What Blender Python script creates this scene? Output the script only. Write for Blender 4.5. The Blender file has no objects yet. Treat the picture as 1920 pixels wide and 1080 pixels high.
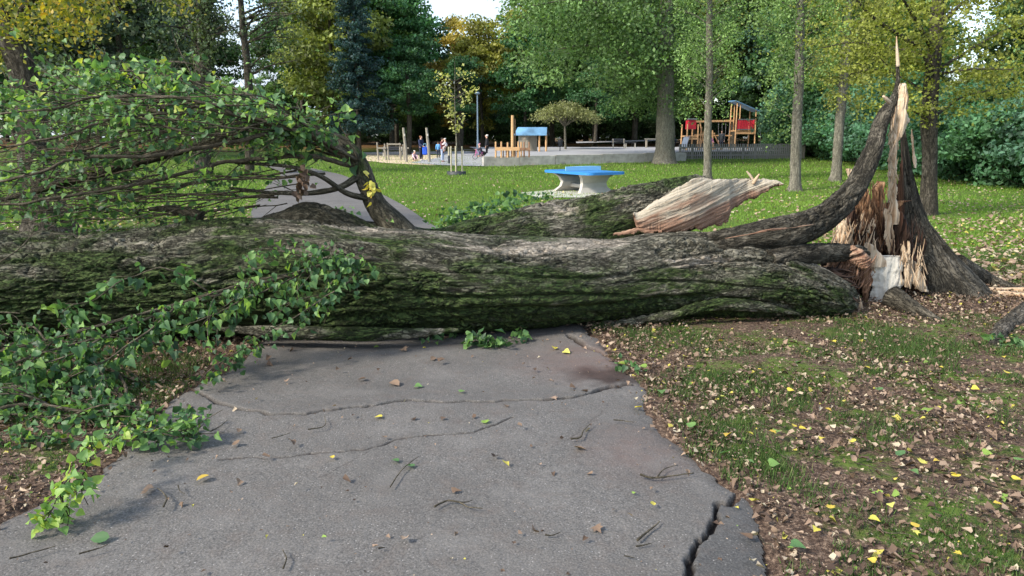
import bpy, math, random
import numpy as np
from math import radians, pi, sin, cos
from mathutils import Vector, Matrix, Euler

SC = bpy.context.scene
# ---------------------------------------------------------------- camera
F = 1387.0                       # focal length in pixels of a 1920 wide picture
CAMH = 1.75
PITCH = math.atan((540 - 258) / F)
cam_d = bpy.data.cameras.new('camera'); cam = bpy.data.objects.new('camera', cam_d)
SC.collection.objects.link(cam); SC.camera = cam
cam_d.sensor_width = 36; cam_d.lens = 36 * F / 1920
cam_d.clip_start = 0.05; cam_d.clip_end = 2000
cam.location = (0, 0, CAMH); cam.rotation_euler = (pi / 2 - PITCH, 0, 0)
# ---------------------------------------------------------------- sky and sun
SUN_EL, SUN_AZ = 40, -122        # azimuth from +Y (view direction), negative = to the left
w = bpy.data.worlds.new('World'); SC.world = w; w.use_nodes = True
nt = w.node_tree; nt.nodes.clear()
sky = nt.nodes.new('ShaderNodeTexSky'); sky.sky_type = 'NISHITA'; sky.sun_disc = False
sky.sun_elevation = radians(SUN_EL); sky.sun_rotation = radians(SUN_AZ)
sky.air_density = 1.0; sky.dust_density = 1.5
bg = nt.nodes.new('ShaderNodeBackground'); bg.inputs[1].default_value = 0.15
wo = nt.nodes.new('ShaderNodeOutputWorld')
tc = nt.nodes.new('ShaderNodeTexCoord')
mp = nt.nodes.new('ShaderNodeMapping'); mp.inputs['Scale'].default_value = (1, 1, 2.6)
nz = nt.nodes.new('ShaderNodeTexNoise'); nz.inputs['Scale'].default_value = 3.0; nz.inputs['Detail'].default_value = 7
nz.inputs['Roughness'].default_value = 0.58
rp = nt.nodes.new('ShaderNodeValToRGB'); rp.color_ramp.elements[0].position = 0.4; rp.color_ramp.elements[1].position = 0.62
mx = nt.nodes.new('ShaderNodeMix'); mx.data_type = 'RGBA'
mx.inputs[7].default_value = (2.5, 2.85, 3.3, 1)      # lit cloud, in the units of the sky texture
L = nt.links
L.new(tc.outputs['Generated'], mp.inputs[0]); L.new(mp.outputs[0], nz.inputs['Vector'])
L.new(nz.outputs['Fac'], rp.inputs[0]); L.new(rp.outputs[0], mx.inputs[0])
L.new(sky.outputs[0], mx.inputs[6]); L.new(mx.outputs[2], bg.inputs[0]); L.new(bg.outputs[0], wo.inputs[0])
sd = bpy.data.lights.new('sun', 'SUN'); sd.energy = 2.1; sd.angle = radians(9.0); sd.color = (1, 0.93, 0.82)
so = bpy.data.objects.new('sun', sd); SC.collection.objects.link(so)
_d = Vector((sin(radians(SUN_AZ)) * cos(radians(SUN_EL)), cos(radians(SUN_AZ)) * cos(radians(SUN_EL)), sin(radians(SUN_EL))))
so.rotation_euler = _d.to_track_quat('Z', 'Y').to_euler(); so.location = _d * 50
SC.view_settings.view_transform = 'Standard'; SC.view_settings.look = 'None'
SC.view_settings.exposure = 1.45; SC.view_settings.gamma = 1
SC.cycles.max_bounces = 6; SC.cycles.diffuse_bounces = 3; SC.cycles.glossy_bounces = 2
SC.cycles.transmission_bounces = 3; SC.cycles.transparent_max_bounces = 4

# ---------------------------------------------------------------- helpers
def ray(px, py):
    a = np.array([(px - 960) / F, 1.0, -(py - 540) / F])
    c, s = cos(PITCH), sin(PITCH)
    return np.array([a[0], a[1] * c + a[2] * s, -a[1] * s + a[2] * c])
def at(px, py, Y):
    """the place Y metres in front of the camera that is seen at this point of the photograph"""
    d = ray(px, py); t = Y / d[1]
    return np.array([d[0] * t, Y, CAMH + d[2] * t])
def terr(x, y):
    return 0.02 * np.clip(np.asarray(y, float) - 45, 0, 60)
def gp(px, py):
    """ground point seen at this point of the photograph"""
    d = ray(px, py); t = CAMH / max(-d[2], 1e-4)
    for _ in range(30):
        z = float(terr(d[0] * t, d[1] * t)); t = 0.5 * t + 0.5 * (CAMH - z) / max(-d[2], 0.005)
    return np.array([d[0] * t, d[1] * t, float(terr(d[0] * t, d[1] * t))])
def _h(ix, iy, iz, seed):
    n = (ix * 374761393 + iy * 668265263 + iz * 2147483647 + seed * 1274126177) & 0xffffffff
    n = ((n ^ (n >> 13)) * 1274126177) & 0xffffffff
    n = ((n ^ (n >> 16)) * 2246822519) & 0xffffffff
    return ((n ^ (n >> 15)) & 0xffff) / 32767.5 - 1
def vn(p, seed=0):
    p = np.asarray(p, float); i = np.floor(p).astype(np.int64); f = p - i; f = f * f * (3 - 2 * f)
    x, y, z = i[:, 0], i[:, 1], i[:, 2]; fx, fy, fz = f[:, 0], f[:, 1], f[:, 2]
    r = 0
    for a in (0, 1):
        wx = fx if a else 1 - fx
        for b in (0, 1):
            wy = fy if b else 1 - fy
            for c in (0, 1):
                wz = fz if c else 1 - fz
                r = r + wx * wy * wz * _h(x + a, y + b, z + c, seed)
    return r
def fbm(p, seed=0, o=4, g=0.5):
    p = np.asarray(p, float); r = 0; a = 1
    for k in range(o):
        r = r + a * vn(p * 2 ** k + 17.3 * k, seed + k); a *= g
    return r
def mesh_np(name, V, Fq, mats=(), smooth=False, attrs=None, midx=None):
    V = np.asarray(V, np.float32); Fq = np.asarray(Fq, np.int32)
    m = bpy.data.meshes.new(name)
    m.vertices.add(len(V)); m.vertices.foreach_set('co', V.ravel())
    k = Fq.shape[1]
    m.loops.add(Fq.size); m.loops.foreach_set('vertex_index', Fq.ravel())
    m.polygons.add(len(Fq)); m.polygons.foreach_set('loop_start', np.arange(0, Fq.size, k, dtype=np.int32))
    m.polygons.foreach_set('loop_total', np.full(len(Fq), k, np.int32))
    if smooth: m.polygons.foreach_set('use_smooth', np.ones(len(Fq), bool))
    if midx is not None: m.polygons.foreach_set('material_index', np.asarray(midx, np.int32))
    for mt in mats: m.materials.append(mt)
    for an, av in (attrs or {}).items():
        av = np.asarray(av, np.float32)
        at_ = m.attributes.new(an, 'FLOAT' if av.ndim == 1 else 'FLOAT_VECTOR', 'POINT')
        at_.data.foreach_set('value' if av.ndim == 1 else 'vector', av.ravel())
    m.update(); m.validate()
    return m
def link(name, data, parent=None, loc=(0, 0, 0), rz=0.0, color=None):
    o = bpy.data.objects.new(name, data); SC.collection.objects.link(o)
    o.parent = parent; o.location = loc; o.rotation_euler = (0, 0, rz)
    if color: o.color = (*color, 1)
    return o
def tag(o, label=None, cat=None, group=None, kind=None):
    if label: o['label'] = label
    if cat: o['category'] = cat
    if group: o['group'] = group
    if kind: o['kind'] = kind
    return o
def empty(name, loc, label, cat, group=None, rz=0.0):
    return tag(link(name, None, None, loc, rz), label, cat, group)
def copy_tree(o, parent=None):
    c = o.copy(); SC.collection.objects.link(c); c.parent = parent
    for ch in list(o.children): copy_tree(ch, c)
    return c
class MB:
    """collects boxes, bars and tubes into one mesh"""
    def __init__(s): s.v = []; s.f = []; s.n = 0
    def add(s, V, Fs):
        s.v.extend([tuple(map(float, x)) for x in V]); s.f.extend([tuple(i + s.n for i in q) for q in Fs]); s.n += len(V); return s
    def box(s, c, sz, rz=0, bev=0.0):
        x, y, z = (a / 2 for a in sz); b = min(bev, x * .9, y * .9, z * .9)
        if b > 0:
            prof = [(-x + b, -y), (x - b, -y), (x, -y + b), (x, y - b), (x - b, y), (-x + b, y), (-x, y - b), (-x, -y + b)]
            k = 1 - b / max(min(x, y), 1e-6)
            V = []
            for zz, sc in ((-z, k), (-z + b, 1), (z - b, 1), (z, k)): V += [(p[0] * sc, p[1] * sc, zz) for p in prof]
            Fs = [(r * 8 + i, r * 8 + (i + 1) % 8, (r + 1) * 8 + (i + 1) % 8, (r + 1) * 8 + i) for r in range(3) for i in range(8)]
            Fs += [tuple(range(7, -1, -1)), tuple(range(24, 32))]
        else:
            V = [(a, b_, c_) for c_ in (-z, z) for a, b_ in ((-x, -y), (x, -y), (x, y), (-x, y))]
            Fs = [(0, 3, 2, 1), (4, 5, 6, 7), (0, 1, 5, 4), (1, 2, 6, 5), (2, 3, 7, 6), (3, 0, 4, 7)]
        co, si = cos(rz), sin(rz)
        return s.add([(c[0] + p[0] * co - p[1] * si, c[1] + p[0] * si + p[1] * co, c[2] + p[2]) for p in V], Fs)
    def bar(s, p0, p1, w_, h_=None, n=4, taper=1.0):
        p0, p1 = Vector(p0), Vector(p1); t = (p1 - p0).normalized(); h_ = h_ or w_
        ref = Vector((0, 0, 1)) if abs(t.z) < .9 else Vector((0, 1, 0))
        a = t.cross(ref).normalized(); b = a.cross(t).normalized()
        V = []
        for p, k in ((p0, 1), (p1, taper)):
            for i in range(n):
                if n == 4:
                    q = ((-1, -1), (1, -1), (1, 1), (-1, 1))[i]; V.append(p + a * q[0] * w_ / 2 * k + b * q[1] * h_ / 2 * k)
                else:
                    th = 2 * pi * i / n; V.append(p + (a * cos(th) * w_ / 2 + b * sin(th) * h_ / 2) * k)
        Fs = [(i, (i + 1) % n, n + (i + 1) % n, n + i) for i in range(n)] + [tuple(range(n - 1, -1, -1)), tuple(range(n, 2 * n))]
        return s.add(V, Fs)
    def poly(s, pts, z0, z1):
        n = len(pts); V = [(p[0], p[1], z0) for p in pts] + [(p[0], p[1], z1) for p in pts]
        return s.add(V, [(i, (i + 1) % n, n + (i + 1) % n, n + i) for i in range(n)] + [tuple(range(n - 1, -1, -1)), tuple(range(n, 2 * n))])
    def build(s, name, mat, parent=None, smooth=False, loc=(0, 0, 0)):
        m = bpy.data.meshes.new(name); m.from_pydata(s.v, [], s.f); m.materials.append(mat)
        if smooth:
            m.polygons.foreach_set('use_smooth', [True] * len(m.polygons))
        m.update()
        return link(name, m, parent, loc)

def crom(P, n):
    P = np.asarray(P, float); k = len(P)
    if k == 2:
        t = np.linspace(0, 1, n)[:, None]; return P[0] * (1 - t) + P[1] * t
    u = np.linspace(0, k - 1, n); i = np.clip(u.astype(int), 0, k - 2); t = (u - i)[:, None]
    E = np.vstack([2 * P[0] - P[1], P, 2 * P[-1] - P[-2]])
    a, b, c, d = E[i], E[i + 1], E[i + 2], E[i + 3]
    return .5 * (2 * b + (c - a) * t + (2 * a - 5 * b + 4 * c - d) * t ** 2 + (3 * b - a - 3 * c + d) * t ** 3)
def sweep(P, R, nu, nv, ref=(0, 0, 1), disp=None, caps=True, s0=0.0, twist=0.0):
    """a tube through P with radii R (one, or side/up); returns verts, quads, bark coordinates"""
    P = np.asarray(P, float); R = np.asarray(R, float)
    if R.ndim == 1: R = np.stack([R, R], 1)
    C = crom(P, nu); RR = np.maximum(crom(np.hstack([R, R[:, :1]]), nu)[:, :2], 0.0008)
    T = np.gradient(C, axis=0); T /= np.linalg.norm(T, axis=1)[:, None] + 1e-9
    ref = np.asarray(ref, float)
    A = np.cross(T, ref); A /= np.linalg.norm(A, axis=1)[:, None] + 1e-9; B = np.cross(A, T)
    seg = np.concatenate([[0], np.cumsum(np.linalg.norm(np.diff(C, axis=0), axis=1))]) + s0
    th = np.linspace(0, 2 * pi, nv, endpoint=False)
    S, TH = np.meshgrid(seg, th, indexing='ij')
    ca, sa = np.cos(TH), np.sin(TH)
    ra, rb = RR[:, 0][:, None], RR[:, 1][:, None]
    th2 = TH + twist * S
    BC = np.stack([S, ra * np.cos(th2), rb * np.sin(th2)], -1)
    k = np.ones_like(S)
    if disp is not None:
        d = disp(BC.reshape(-1, 3), S.ravel(), TH.ravel()).reshape(S.shape)
        k = 1 + d / np.maximum(np.minimum(ra, rb), .01)
    V = C[:, None] + A[:, None] * (ra * ca * k)[..., None] + B[:, None] * (rb * sa * k)[..., None]
    V = V.reshape(-1, 3); BC = BC.reshape(-1, 3)
    i = np.arange(nu - 1)[:, None] * nv; j = np.arange(nv)[None]
    Q = np.stack([i + j, i + (j + 1) % nv, i + nv + (j + 1) % nv, i + nv + j], -1).reshape(-1, 4)
    if caps:
        V = np.vstack([V, C[:1], C[-1:]]); BC = np.vstack([BC, [[seg[0], 0, 0]], [[seg[-1], 0, 0]]])
        n0, n1 = len(V) - 2, len(V) - 1; jj = np.arange(nv)
        q0 = np.stack([np.full(nv, n0), (jj + 1) % nv, jj, jj], 1)
        e = (nu - 1) * nv
        q1 = np.stack([np.full(nv, n1), e + jj, e + (jj + 1) % nv, e + (jj + 1) % nv], 1)
        return V, Q, BC, np.vstack([q0, q1])[:, :3]
    return V, Q, BC, np.zeros((0, 3), int)
class Tubes:
    """joins swept tubes (and their end caps) into one mesh with bark coordinates"""
    def __init__(s): s.V = []; s.Q = []; s.B = []; s.T = []; s.n = 0; s.R = []
    def add(s, *a, rnd=0.0, **k):
        V, Q, B, T = sweep(*a, **k); s.V.append(V); s.Q.append(Q + s.n); s.B.append(B); s.T.append(T + s.n); s.n += len(V)
        s.R.append(np.full(len(V), rnd)); return s
    def build(s, name, mat, parent=None, loc=(0, 0, 0), smooth=True, data=False):
        V = np.vstack(s.V); Q = np.vstack(s.Q); B = np.vstack(s.B); T = np.vstack(s.T)
        T2 = np.stack([T[:, 0], T[:, 1], T[:, 2]], 1) if len(T) else np.zeros((0, 3), int)
        tri = np.vstack([Q[:, [0, 1, 2]], Q[:, [0, 2, 3]], T2])
        m = mesh_np(name, V, tri, [mat], smooth, {'bc': B, 'rnd': np.concatenate(s.R)})
        return m if data else link(name, m, parent, loc)

# ---------------------------------------------------------------- materials
def new_mat(name):
    m = bpy.data.materials.new(name); m.use_nodes = True
    n = m.node_tree.nodes; b = n['Principled BSDF']; return m, m.node_tree, b
def N(t, ty, **kw):
    n = t.nodes.new(ty)
    for k, v in kw.items(): setattr(n, k, v)
    return n
def vec(t, src='bc', scale=(1, 1, 1)):
    if src == 'obj': a = N(t, 'ShaderNodeTexCoord').outputs['Object']
    else: a = N(t, 'ShaderNodeAttribute', attribute_name=src).outputs['Vector']
    mp_ = N(t, 'ShaderNodeMapping'); mp_.inputs['Scale'].default_value = scale
    t.links.new(a, mp_.inputs[0]); return mp_.outputs[0]
def noise(t, v, sc, det=4, rough=.55, dist=0.0):
    n = N(t, 'ShaderNodeTexNoise'); n.inputs['Scale'].default_value = sc; n.inputs['Detail'].default_value = det
    n.inputs['Roughness'].default_value = rough; n.inputs['Distortion'].default_value = dist
    t.links.new(v, n.inputs['Vector']); return n.outputs['Fac']
def ramp(t, fac, stops, interp='LINEAR'):
    r = N(t, 'ShaderNodeValToRGB'); r.color_ramp.interpolation = interp; e = r.color_ramp.elements
    while len(e) < len(stops): e.new(.5)
    for q, (p, c) in zip(e, stops):
        q.position = p; q.color = (*c, 1) if isinstance(c, (tuple, list)) else (c, c, c, 1)
    t.links.new(fac, r.inputs[0]); return r.outputs[0]
def mix(t, fac, a, b, mode='MIX'):
    m = N(t, 'ShaderNodeMix', data_type='RGBA', blend_type=mode)
    for s, v in ((0, fac), (6, a), (7, b)):
        if isinstance(v, (int, float)): m.inputs[s].default_value = v
        elif isinstance(v, tuple): m.inputs[s].default_value = (*v, 1)
        else: t.links.new(v, m.inputs[s])
    return m.outputs[2]
def math_(t, op, a, b=0.0):
    m = N(t, 'ShaderNodeMath', operation=op)
    for s, v in ((0, a), (1, b)):
        if isinstance(v, (int, float)): m.inputs[s].default_value = v
        else: t.links.new(v, m.inputs[s])
    return m.outputs[0]
def bump(t, b, h, dist, strength=1.0, prev=None):
    n = N(t, 'ShaderNodeBump'); n.inputs['Distance'].default_value = dist; n.inputs['Strength'].default_value = strength
    t.links.new(h, n.inputs['Height'])
    if prev is not None: t.links.new(prev, n.inputs['Normal'])
    if b is not None: t.links.new(n.outputs[0], b.inputs['Normal'])
    return n.outputs[0]
def flat(name, c, rough=.7, var=.18, sc=6.0, src='obj', metal=0.0, bmp=.004, stretch=(1, 1, 1)):
    m, t, b = new_mat(name); v = vec(t, src, stretch)
    n = noise(t, v, sc, 5, .6); c = np.array(c)
    t.links.new(ramp(t, n, [(.25, tuple(c * (1 - var))), (.75, tuple(np.minimum(c * (1 + var), 1)))]), b.inputs['Base Color'])
    b.inputs['Roughness'].default_value = rough; b.inputs['Metallic'].default_value = metal
    if bmp: bump(t, b, noise(t, v, sc * 5, 4, .6), bmp, .6)
    return m
def bark_mat(name, light, mid, dark, moss=None, mossamt=.5, pale=None, sc=1.0, moss2=None, bd=.02):
    m, t, b = new_mat(name)
    v1 = vec(t, 'bc', (3 * sc, 12 * sc, 12 * sc)); v2 = vec(t, 'bc', (.9 * sc, 3 * sc, 3 * sc)); v3 = vec(t, 'bc', (9 * sc, 22 * sc, 22 * sc))
    n1 = noise(t, v1, 1, 6, .65, .6); n2 = noise(t, v2, 1, 5, .6, .4); n3 = noise(t, v3, 1, 6, .7, .3)
    c = ramp(t, n1, [(.33, dark), (.5, mid), (.68, light)])
    n5 = noise(t, vec(t, 'bc', (4 * sc, 15 * sc, 15 * sc)), 1, 5, .6, 1.2); n6 = noise(t, vec(t, 'bc', (8 * sc, 34 * sc, 34 * sc)), 1, 4, .6, 1.0)
    f5 = math_(t, 'ABSOLUTE', math_(t, 'SUBTRACT', n5, .5)); f6 = math_(t, 'ABSOLUTE', math_(t, 'SUBTRACT', n6, .5))
    fis = math_(t, 'MAXIMUM', ramp(t, f5, [(.0, 1.0), (.035, 0.0)]), math_(t, 'MULTIPLY', ramp(t, f6, [(.0, 1.0), (.04, 0.0)]), .75))
    c = mix(t, ramp(t, n3, [(.38, .6), (.55, 0.0)]), c, dark)
    np_ = noise(t, vec(t, 'bc', (.75, 4.2, 4.2)), 1, 6, .62, .6); pm = ramp(t, np_, [(.54, 0.0), (.6, .9)]) if pale else 0.0
    if pale: c = mix(t, pm, c, mix(t, n1, tuple(x * .6 for x in pale), tuple(min(1, x * 1.25) for x in pale)))
    if moss:
        n4 = noise(t, vec(t, 'bc', (1.3, 4.5, 4.5)), 1, 6, .68, .5)
        at_ = N(t, 'ShaderNodeAttribute', attribute_name='moss').outputs['Fac']
        mm = math_(t, 'ADD', math_(t, 'ADD', n4, at_), mossamt - .5)
        mk = ramp(t, mm, [(.5, 0.0), (.62, 1.0)])
        mc = mix(t, ramp(t, noise(t, v3, 2, 4, .7), [(.4, 0.0), (.65, 1.0)]), moss, moss2 or tuple(x * 1.8 for x in moss))
        c = mix(t, mk, c, mc)
    if pale: fis = math_(t, 'MULTIPLY', fis, math_(t, 'SUBTRACT', 1.0, math_(t, 'MULTIPLY', pm, .5)))
    c = mix(t, math_(t, 'MULTIPLY', fis, .8), c, tuple(x * .5 for x in dark))
    t.links.new(c, b.inputs['Base Color']); b.inputs['Roughness'].default_value = .9
    b.inputs['Specular IOR Level'].default_value = .15
    p = bump(t, None, n1, bd, 1.0); p = bump(t, None, math_(t, 'SUBTRACT', 1.0, fis), bd * .8, 1.0, p); bump(t, b, n3, bd * .5, 1.0, p)
    return m
def wood_mat(name, stops, sx=1.5, sy=25, bd=.008, rough=.75):
    m, t, b = new_mat(name)
    v = vec(t, 'bc', (sx, sy, sy)); n = noise(t, v, 1, 6, .62, .7); n2 = noise(t, vec(t, 'bc', (2, 5, 5)), 1, 4, .6)
    nn = math_(t, 'ADD', math_(t, 'MULTIPLY', n, .6), math_(t, 'MULTIPLY', n2, .4))
    t.links.new(ramp(t, nn, stops), b.inputs['Base Color']); b.inputs['Roughness'].default_value = rough
    b.inputs['Specular IOR Level'].default_value = .25
    bump(t, b, n, bd, .9); return m
def leaf_mat(name, stops, trans=.35, rough=.45, use_obj=False, spec=.5):
    m, t, b = new_mat(name)
    r = N(t, 'ShaderNodeAttribute', attribute_name='rnd').outputs['Fac']
    c = ramp(t, r, stops)
    if use_obj: c = mix(t, 1.0, c, N(t, 'ShaderNodeObjectInfo').outputs['Color'], 'MULTIPLY')
    t.links.new(c, b.inputs['Base Color']); b.inputs['Roughness'].default_value = rough
    b.inputs['Specular IOR Level'].default_value = spec
    tr = N(t, 'ShaderNodeBsdfTranslucent'); t.links.new(mix(t, 1.0, c, (1.3, 1.35, .6), 'MULTIPLY'), tr.inputs[0])
    ms = N(t, 'ShaderNodeMixShader'); ms.inputs[0].default_value = trans
    t.links.new(b.outputs[0], ms.inputs[1]); t.links.new(tr.outputs[0], ms.inputs[2])
    t.links.new(ms.outputs[0], t.nodes['Material Output'].inputs[0]); return m

M = {}
M['log_bark'] = bark_mat('mossy_poplar_bark', (.28, .255, .2), (.17, .16, .12), (.045, .043, .032),
                         moss=(.022, .04, .012), mossamt=.58, pale=(.38, .33, .265), moss2=(.08, .11, .035), bd=.025)
M['stump_bark'] = bark_mat('stump_bark', (.17, .15, .115), (.09, .08, .06), (.03, .027, .02), moss=(.03, .045, .015), mossamt=.3)
M['twig'] = bark_mat('twig_bark', (.2, .17, .12), (.12, .1, .07), (.05, .045, .03), sc=2.5, bd=.003)
M['limb'] = bark_mat('limb_bark', (.16, .14, .1), (.09, .08, .055), (.03, .03, .02), moss=(.03, .045, .012), mossamt=.42, sc=1.6, bd=.01)
M['trunk_grey'] = bark_mat('pale_trunk_bark', (.42, .39, .31), (.29, .27, .21), (.14, .13, .1), moss=(.1, .12, .05), mossamt=.28, sc=1.2)
M['trunk_dark'] = bark_mat('dark_trunk_bark', (.17, .15, .12), (.105, .092, .07), (.04, .035, .027), moss=(.05, .06, .025), mossamt=.3, sc=1.0)
M['wood_pale'] = wood_mat('torn_pale_wood', [(.3, (.22, .12, .07)), (.42, (.4, .26, .15)), (.55, (.52, .42, .3)), (.75, (.6, .54, .44))], bd=.015)
M['wood_red'] = wood_mat('torn_reddish_wood', [(.32, (.09, .045, .03)), (.45, (.22, .12, .075)), (.6, (.36, .24, .16)), (.75, (.46, .35, .26))])
M['wood_white'] = wood_mat('bare_whitish_wood', [(.3, (.4, .34, .27)), (.42, (.6, .56, .48)), (.55, (.55, .52, .45)), (.8, (.64, .62, .55))], 7, 22, .012)
M['wood_rot'] = wood_mat('rotten_orange_wood', [(.36, (.035, .013, .008)), (.45, (.14, .065, .033)), (.54, (.29, .16, .085)), (.66, (.47, .34, .21))], 2.2, 60, .04)
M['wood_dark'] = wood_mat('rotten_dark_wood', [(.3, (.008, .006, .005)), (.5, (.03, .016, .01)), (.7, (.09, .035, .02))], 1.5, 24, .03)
G1 = [(0, (.025, .05, .012)), (.35, (.045, .095, .018)), (.7, (.075, .15, .03)), (.93, (.14, .22, .045)), (1, (.3, .3, .05))]
M['leaf_poplar'] = leaf_mat('poplar_leaves', [(0, (.03, .07, .03)), (.3, (.06, .135, .055)), (.6, (.11, .22, .08)), (.82, (.18, .32, .09)), (.94, (.28, .42, .08)), (1, (.45, .47, .07))], .4, .5, spec=.4)
M['leaf_tree'] = leaf_mat('tree_leaves', [(0, (.5,) * 3), (.5, (1.4,) * 3), (1, (2.7,) * 3)], .35, .55, True, .3)
M['leaf_gold'] = leaf_mat('golden_leaves', [(0, (.1, .12, .02)), (.4, (.25, .22, .03)), (.75, (.45, .33, .03)), (1, (.5, .25, .03))], .4, .5)
M['leaf_litter'] = leaf_mat('dead_leaves', [(0, (.055, .036, .026)), (.25, (.12, .08, .056)), (.5, (.21, .145, .1)), (.7, (.3, .21, .15)), (.85, (.4, .31, .22)), (.93, (.46, .4, .28)), (.96, (.5, .4, .08)), (1, (.18, .28, .06))], .12, .7, spec=.2)
M['leaf_yellow'] = leaf_mat('yellow_fallen_leaf', [(0, (.5, .33, .05)), (.5, (.62, .5, .06)), (1, (.55, .55, .12))], .2, .6)
M['grass'] = leaf_mat('grass_blades', [(0, (.03, .06, .015)), (.5, (.06, .11, .028)), (.9, (.1, .17, .045)), (1, (.2, .19, .08))], .3, .6, spec=.25)
M['grass_far'] = leaf_mat('lawn_blades', [(0, (.08, .16, .02)), (.5, (.145, .265, .034)), (.9, (.215, .34, .056)), (1, (.34, .38, .1))], .3, .6, spec=.25)

def lawn_mat():
    m, t, b = new_mat('lawn'); v = vec(t, 'obj')
    n = noise(t, v, 1.2, 6, .7); n2 = noise(t, v, .16, 4, .6); n3 = noise(t, v, 14, 5, .75)
    c = ramp(t, n3, [(.3, (.032, .045, .014)), (.5, (.07, .115, .022)), (.7, (.13, .19, .04))])
    c = mix(t, ramp(t, n2, [(.42, 0.0), (.62, .55)]), c, mix(t, n3, (.06, .1, .015), (.13, .15, .035)))
    c = mix(t, ramp(t, n, [(.5, 0.0), (.72, .5)]), c, (.09, .075, .03))
    # bare soil and litter around the stump and beside the path; leafy floor of the wood
    so_ = N(t, 'ShaderNodeAttribute', attribute_name='soil').outputs['Fac']
    nn = math_(t, 'ADD', so_, math_(t, 'MULTIPLY', math_(t, 'SUBTRACT', noise(t, v, 2.2, 6, .7), .5), 1.7))
    sc_ = ramp(t, noise(t, v, 48, 6, .8), [(.34, (.02, .014, .011)), (.5, (.08, .053, .038)), (.6, (.2, .14, .1)), (.7, (.38, .3, .21))])
    c = mix(t, ramp(t, nn, [(.4, 0.0), (.55, 1.0)]), c, sc_)
    fo = N(t, 'ShaderNodeAttribute', attribute_name='woods').outputs['Fac']
    c = mix(t, fo, c, ramp(t, noise(t, v, 3, 6, .7), [(.35, (.05, .035, .015)), (.6, (.14, .075, .03)), (.75, (.1, .12, .03))]))
    t.links.new(c, b.inputs['Base Color']); b.inputs['Roughness'].default_value = .95; b.inputs['Specular IOR Level'].default_value = .1
    bump(t, b, n3, .04, .8); return m
def asphalt_mat(name, base, far=False):
    m, t, b = new_mat(name); v = vec(t, 'obj')
    n = noise(t, v, 100, 4, .7); n2 = noise(t, v, .9, 5, .62); n3 = noise(t, v, 7, 5, .65)
    vo = N(t, 'ShaderNodeTexVoronoi'); vo.inputs['Scale'].default_value = 70; t.links.new(v, vo.inputs['Vector'])
    c = ramp(t, n, [(.34, tuple(x * .5 for x in base)), (.5, base), (.68, tuple(x * 1.6 for x in base))])
    sp = math_(t, 'MULTIPLY', ramp(t, vo.outputs['Distance'], [(.16, 1.0), (.28, 0.0)]), ramp(t, N(t, 'ShaderNodeSeparateColor').outputs[0], [(0, 0.0), (1, 1.0)]))
    sep = [x for x in t.nodes if x.bl_idname == 'ShaderNodeSeparateColor'][0]; t.links.new(vo.outputs['Color'], sep.inputs[0])
    rr = [x for x in t.nodes if x.bl_idname == 'ShaderNodeValToRGB'][-1]; rr.color_ramp.elements[0].position = .72; rr.color_ramp.elements[1].position = .95
    c = mix(t, sp, c, (.34, .32, .3))
    c = mix(t, ramp(t, n2, [(.35, .4), (.6, 0.0)]), c, tuple(x * .5 for x in base))
    c = mix(t, ramp(t, n3, [(.5, 0.0), (.75, .45)]), c, (.11, .085, .07)); c = mix(t, ramp(t, noise(t, v, 2.3, 6, .7), [(.5, 0.0), (.68, .4)]), c, tuple(x * 1.5 for x in base))
    ck = N(t, 'ShaderNodeAttribute', attribute_name='crack').outputs['Fac']
    dirt = ramp(t, noise(t, v, 60, 5, .7), [(.35, (.006, .005, .004)), (.62, (.022, .015, .011)), (.78, (.09, .055, .035))])
    c = mix(t, ck, c, dirt)
    red = N(t, 'ShaderNodeAttribute', attribute_name='stain').outputs['Fac']
    c = mix(t, math_(t, 'MULTIPLY', red, ramp(t, n3, [(.3, .35), (.7, .9)])), c, (.13, .085, .072))
    t.links.new(c, b.inputs['Base Color']); b.inputs['Roughness'].default_value = .85; b.inputs['Specular IOR Level'].default_value = .3
    p = bump(t, None, n, .004, .9); bump(t, b, vo.outputs['Distance'], .003, .5, p); return m
M['lawn'] = lawn_mat()
M['asphalt'] = asphalt_mat('asphalt', (.118, .11, .101))
M['asphalt_dark'] = asphalt_mat('dark_asphalt_patch', (.08, .077, .073))
M['soil'] = flat('dark_soil', (.05, .032, .022), .95, .5, 25, bmp=.02)
# ================================================================ THE GROUND
def inpoly(x, y, poly):
    x = np.asarray(x); y = np.asarray(y); r = np.zeros(x.shape, bool); n = len(poly)
    for i in range(n):
        x0, y0 = poly[i][:2]; x1, y1 = poly[(i + 1) % n][:2]
        if y0 == y1: continue
        c = ((y0 > y) != (y1 > y)) & (x < (x1 - x0) * (y - y0) / (y1 - y0) + x0); r ^= c
    return r
def pdist(x, y, poly, closed=False):
    """distance to a polyline"""
    d = np.full(np.shape(x), 1e9); n = len(poly)
    for i in range(n if closed else n - 1):
        a = np.array(poly[i][:2]); b = np.array(poly[(i + 1) % n][:2]); ab = b - a
        t = np.clip(((x - a[0]) * ab[0] + (y - a[1]) * ab[1]) / (ab @ ab + 1e-9), 0, 1)
        d = np.minimum(d, np.hypot(x - a[0] - t * ab[0], y - a[1] - t * ab[1]))
    return d
L_edge = [gp(*p) for p in ((-260, 1180), (-60, 1010), (60, 955), (190, 885), (270, 810), (330, 745), (420, 700), (480, 650), (520, 590), (500, 480), (470, 400), (500, 350), (525, 322), (470, 306), (380, 300))]
R_edge = [gp(*p) for p in ((1450, 1180), (1450, 1075), (1435, 990), (1385, 925), (1290, 860), (1250, 815), (1205, 760), (1215, 735), (1170, 700), (1150, 680), (1125, 645), (1080, 590), (960, 500), (880, 445), (815, 425), (755, 385), (690, 352), (640, 328), (560, 313), (420, 303))]
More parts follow.
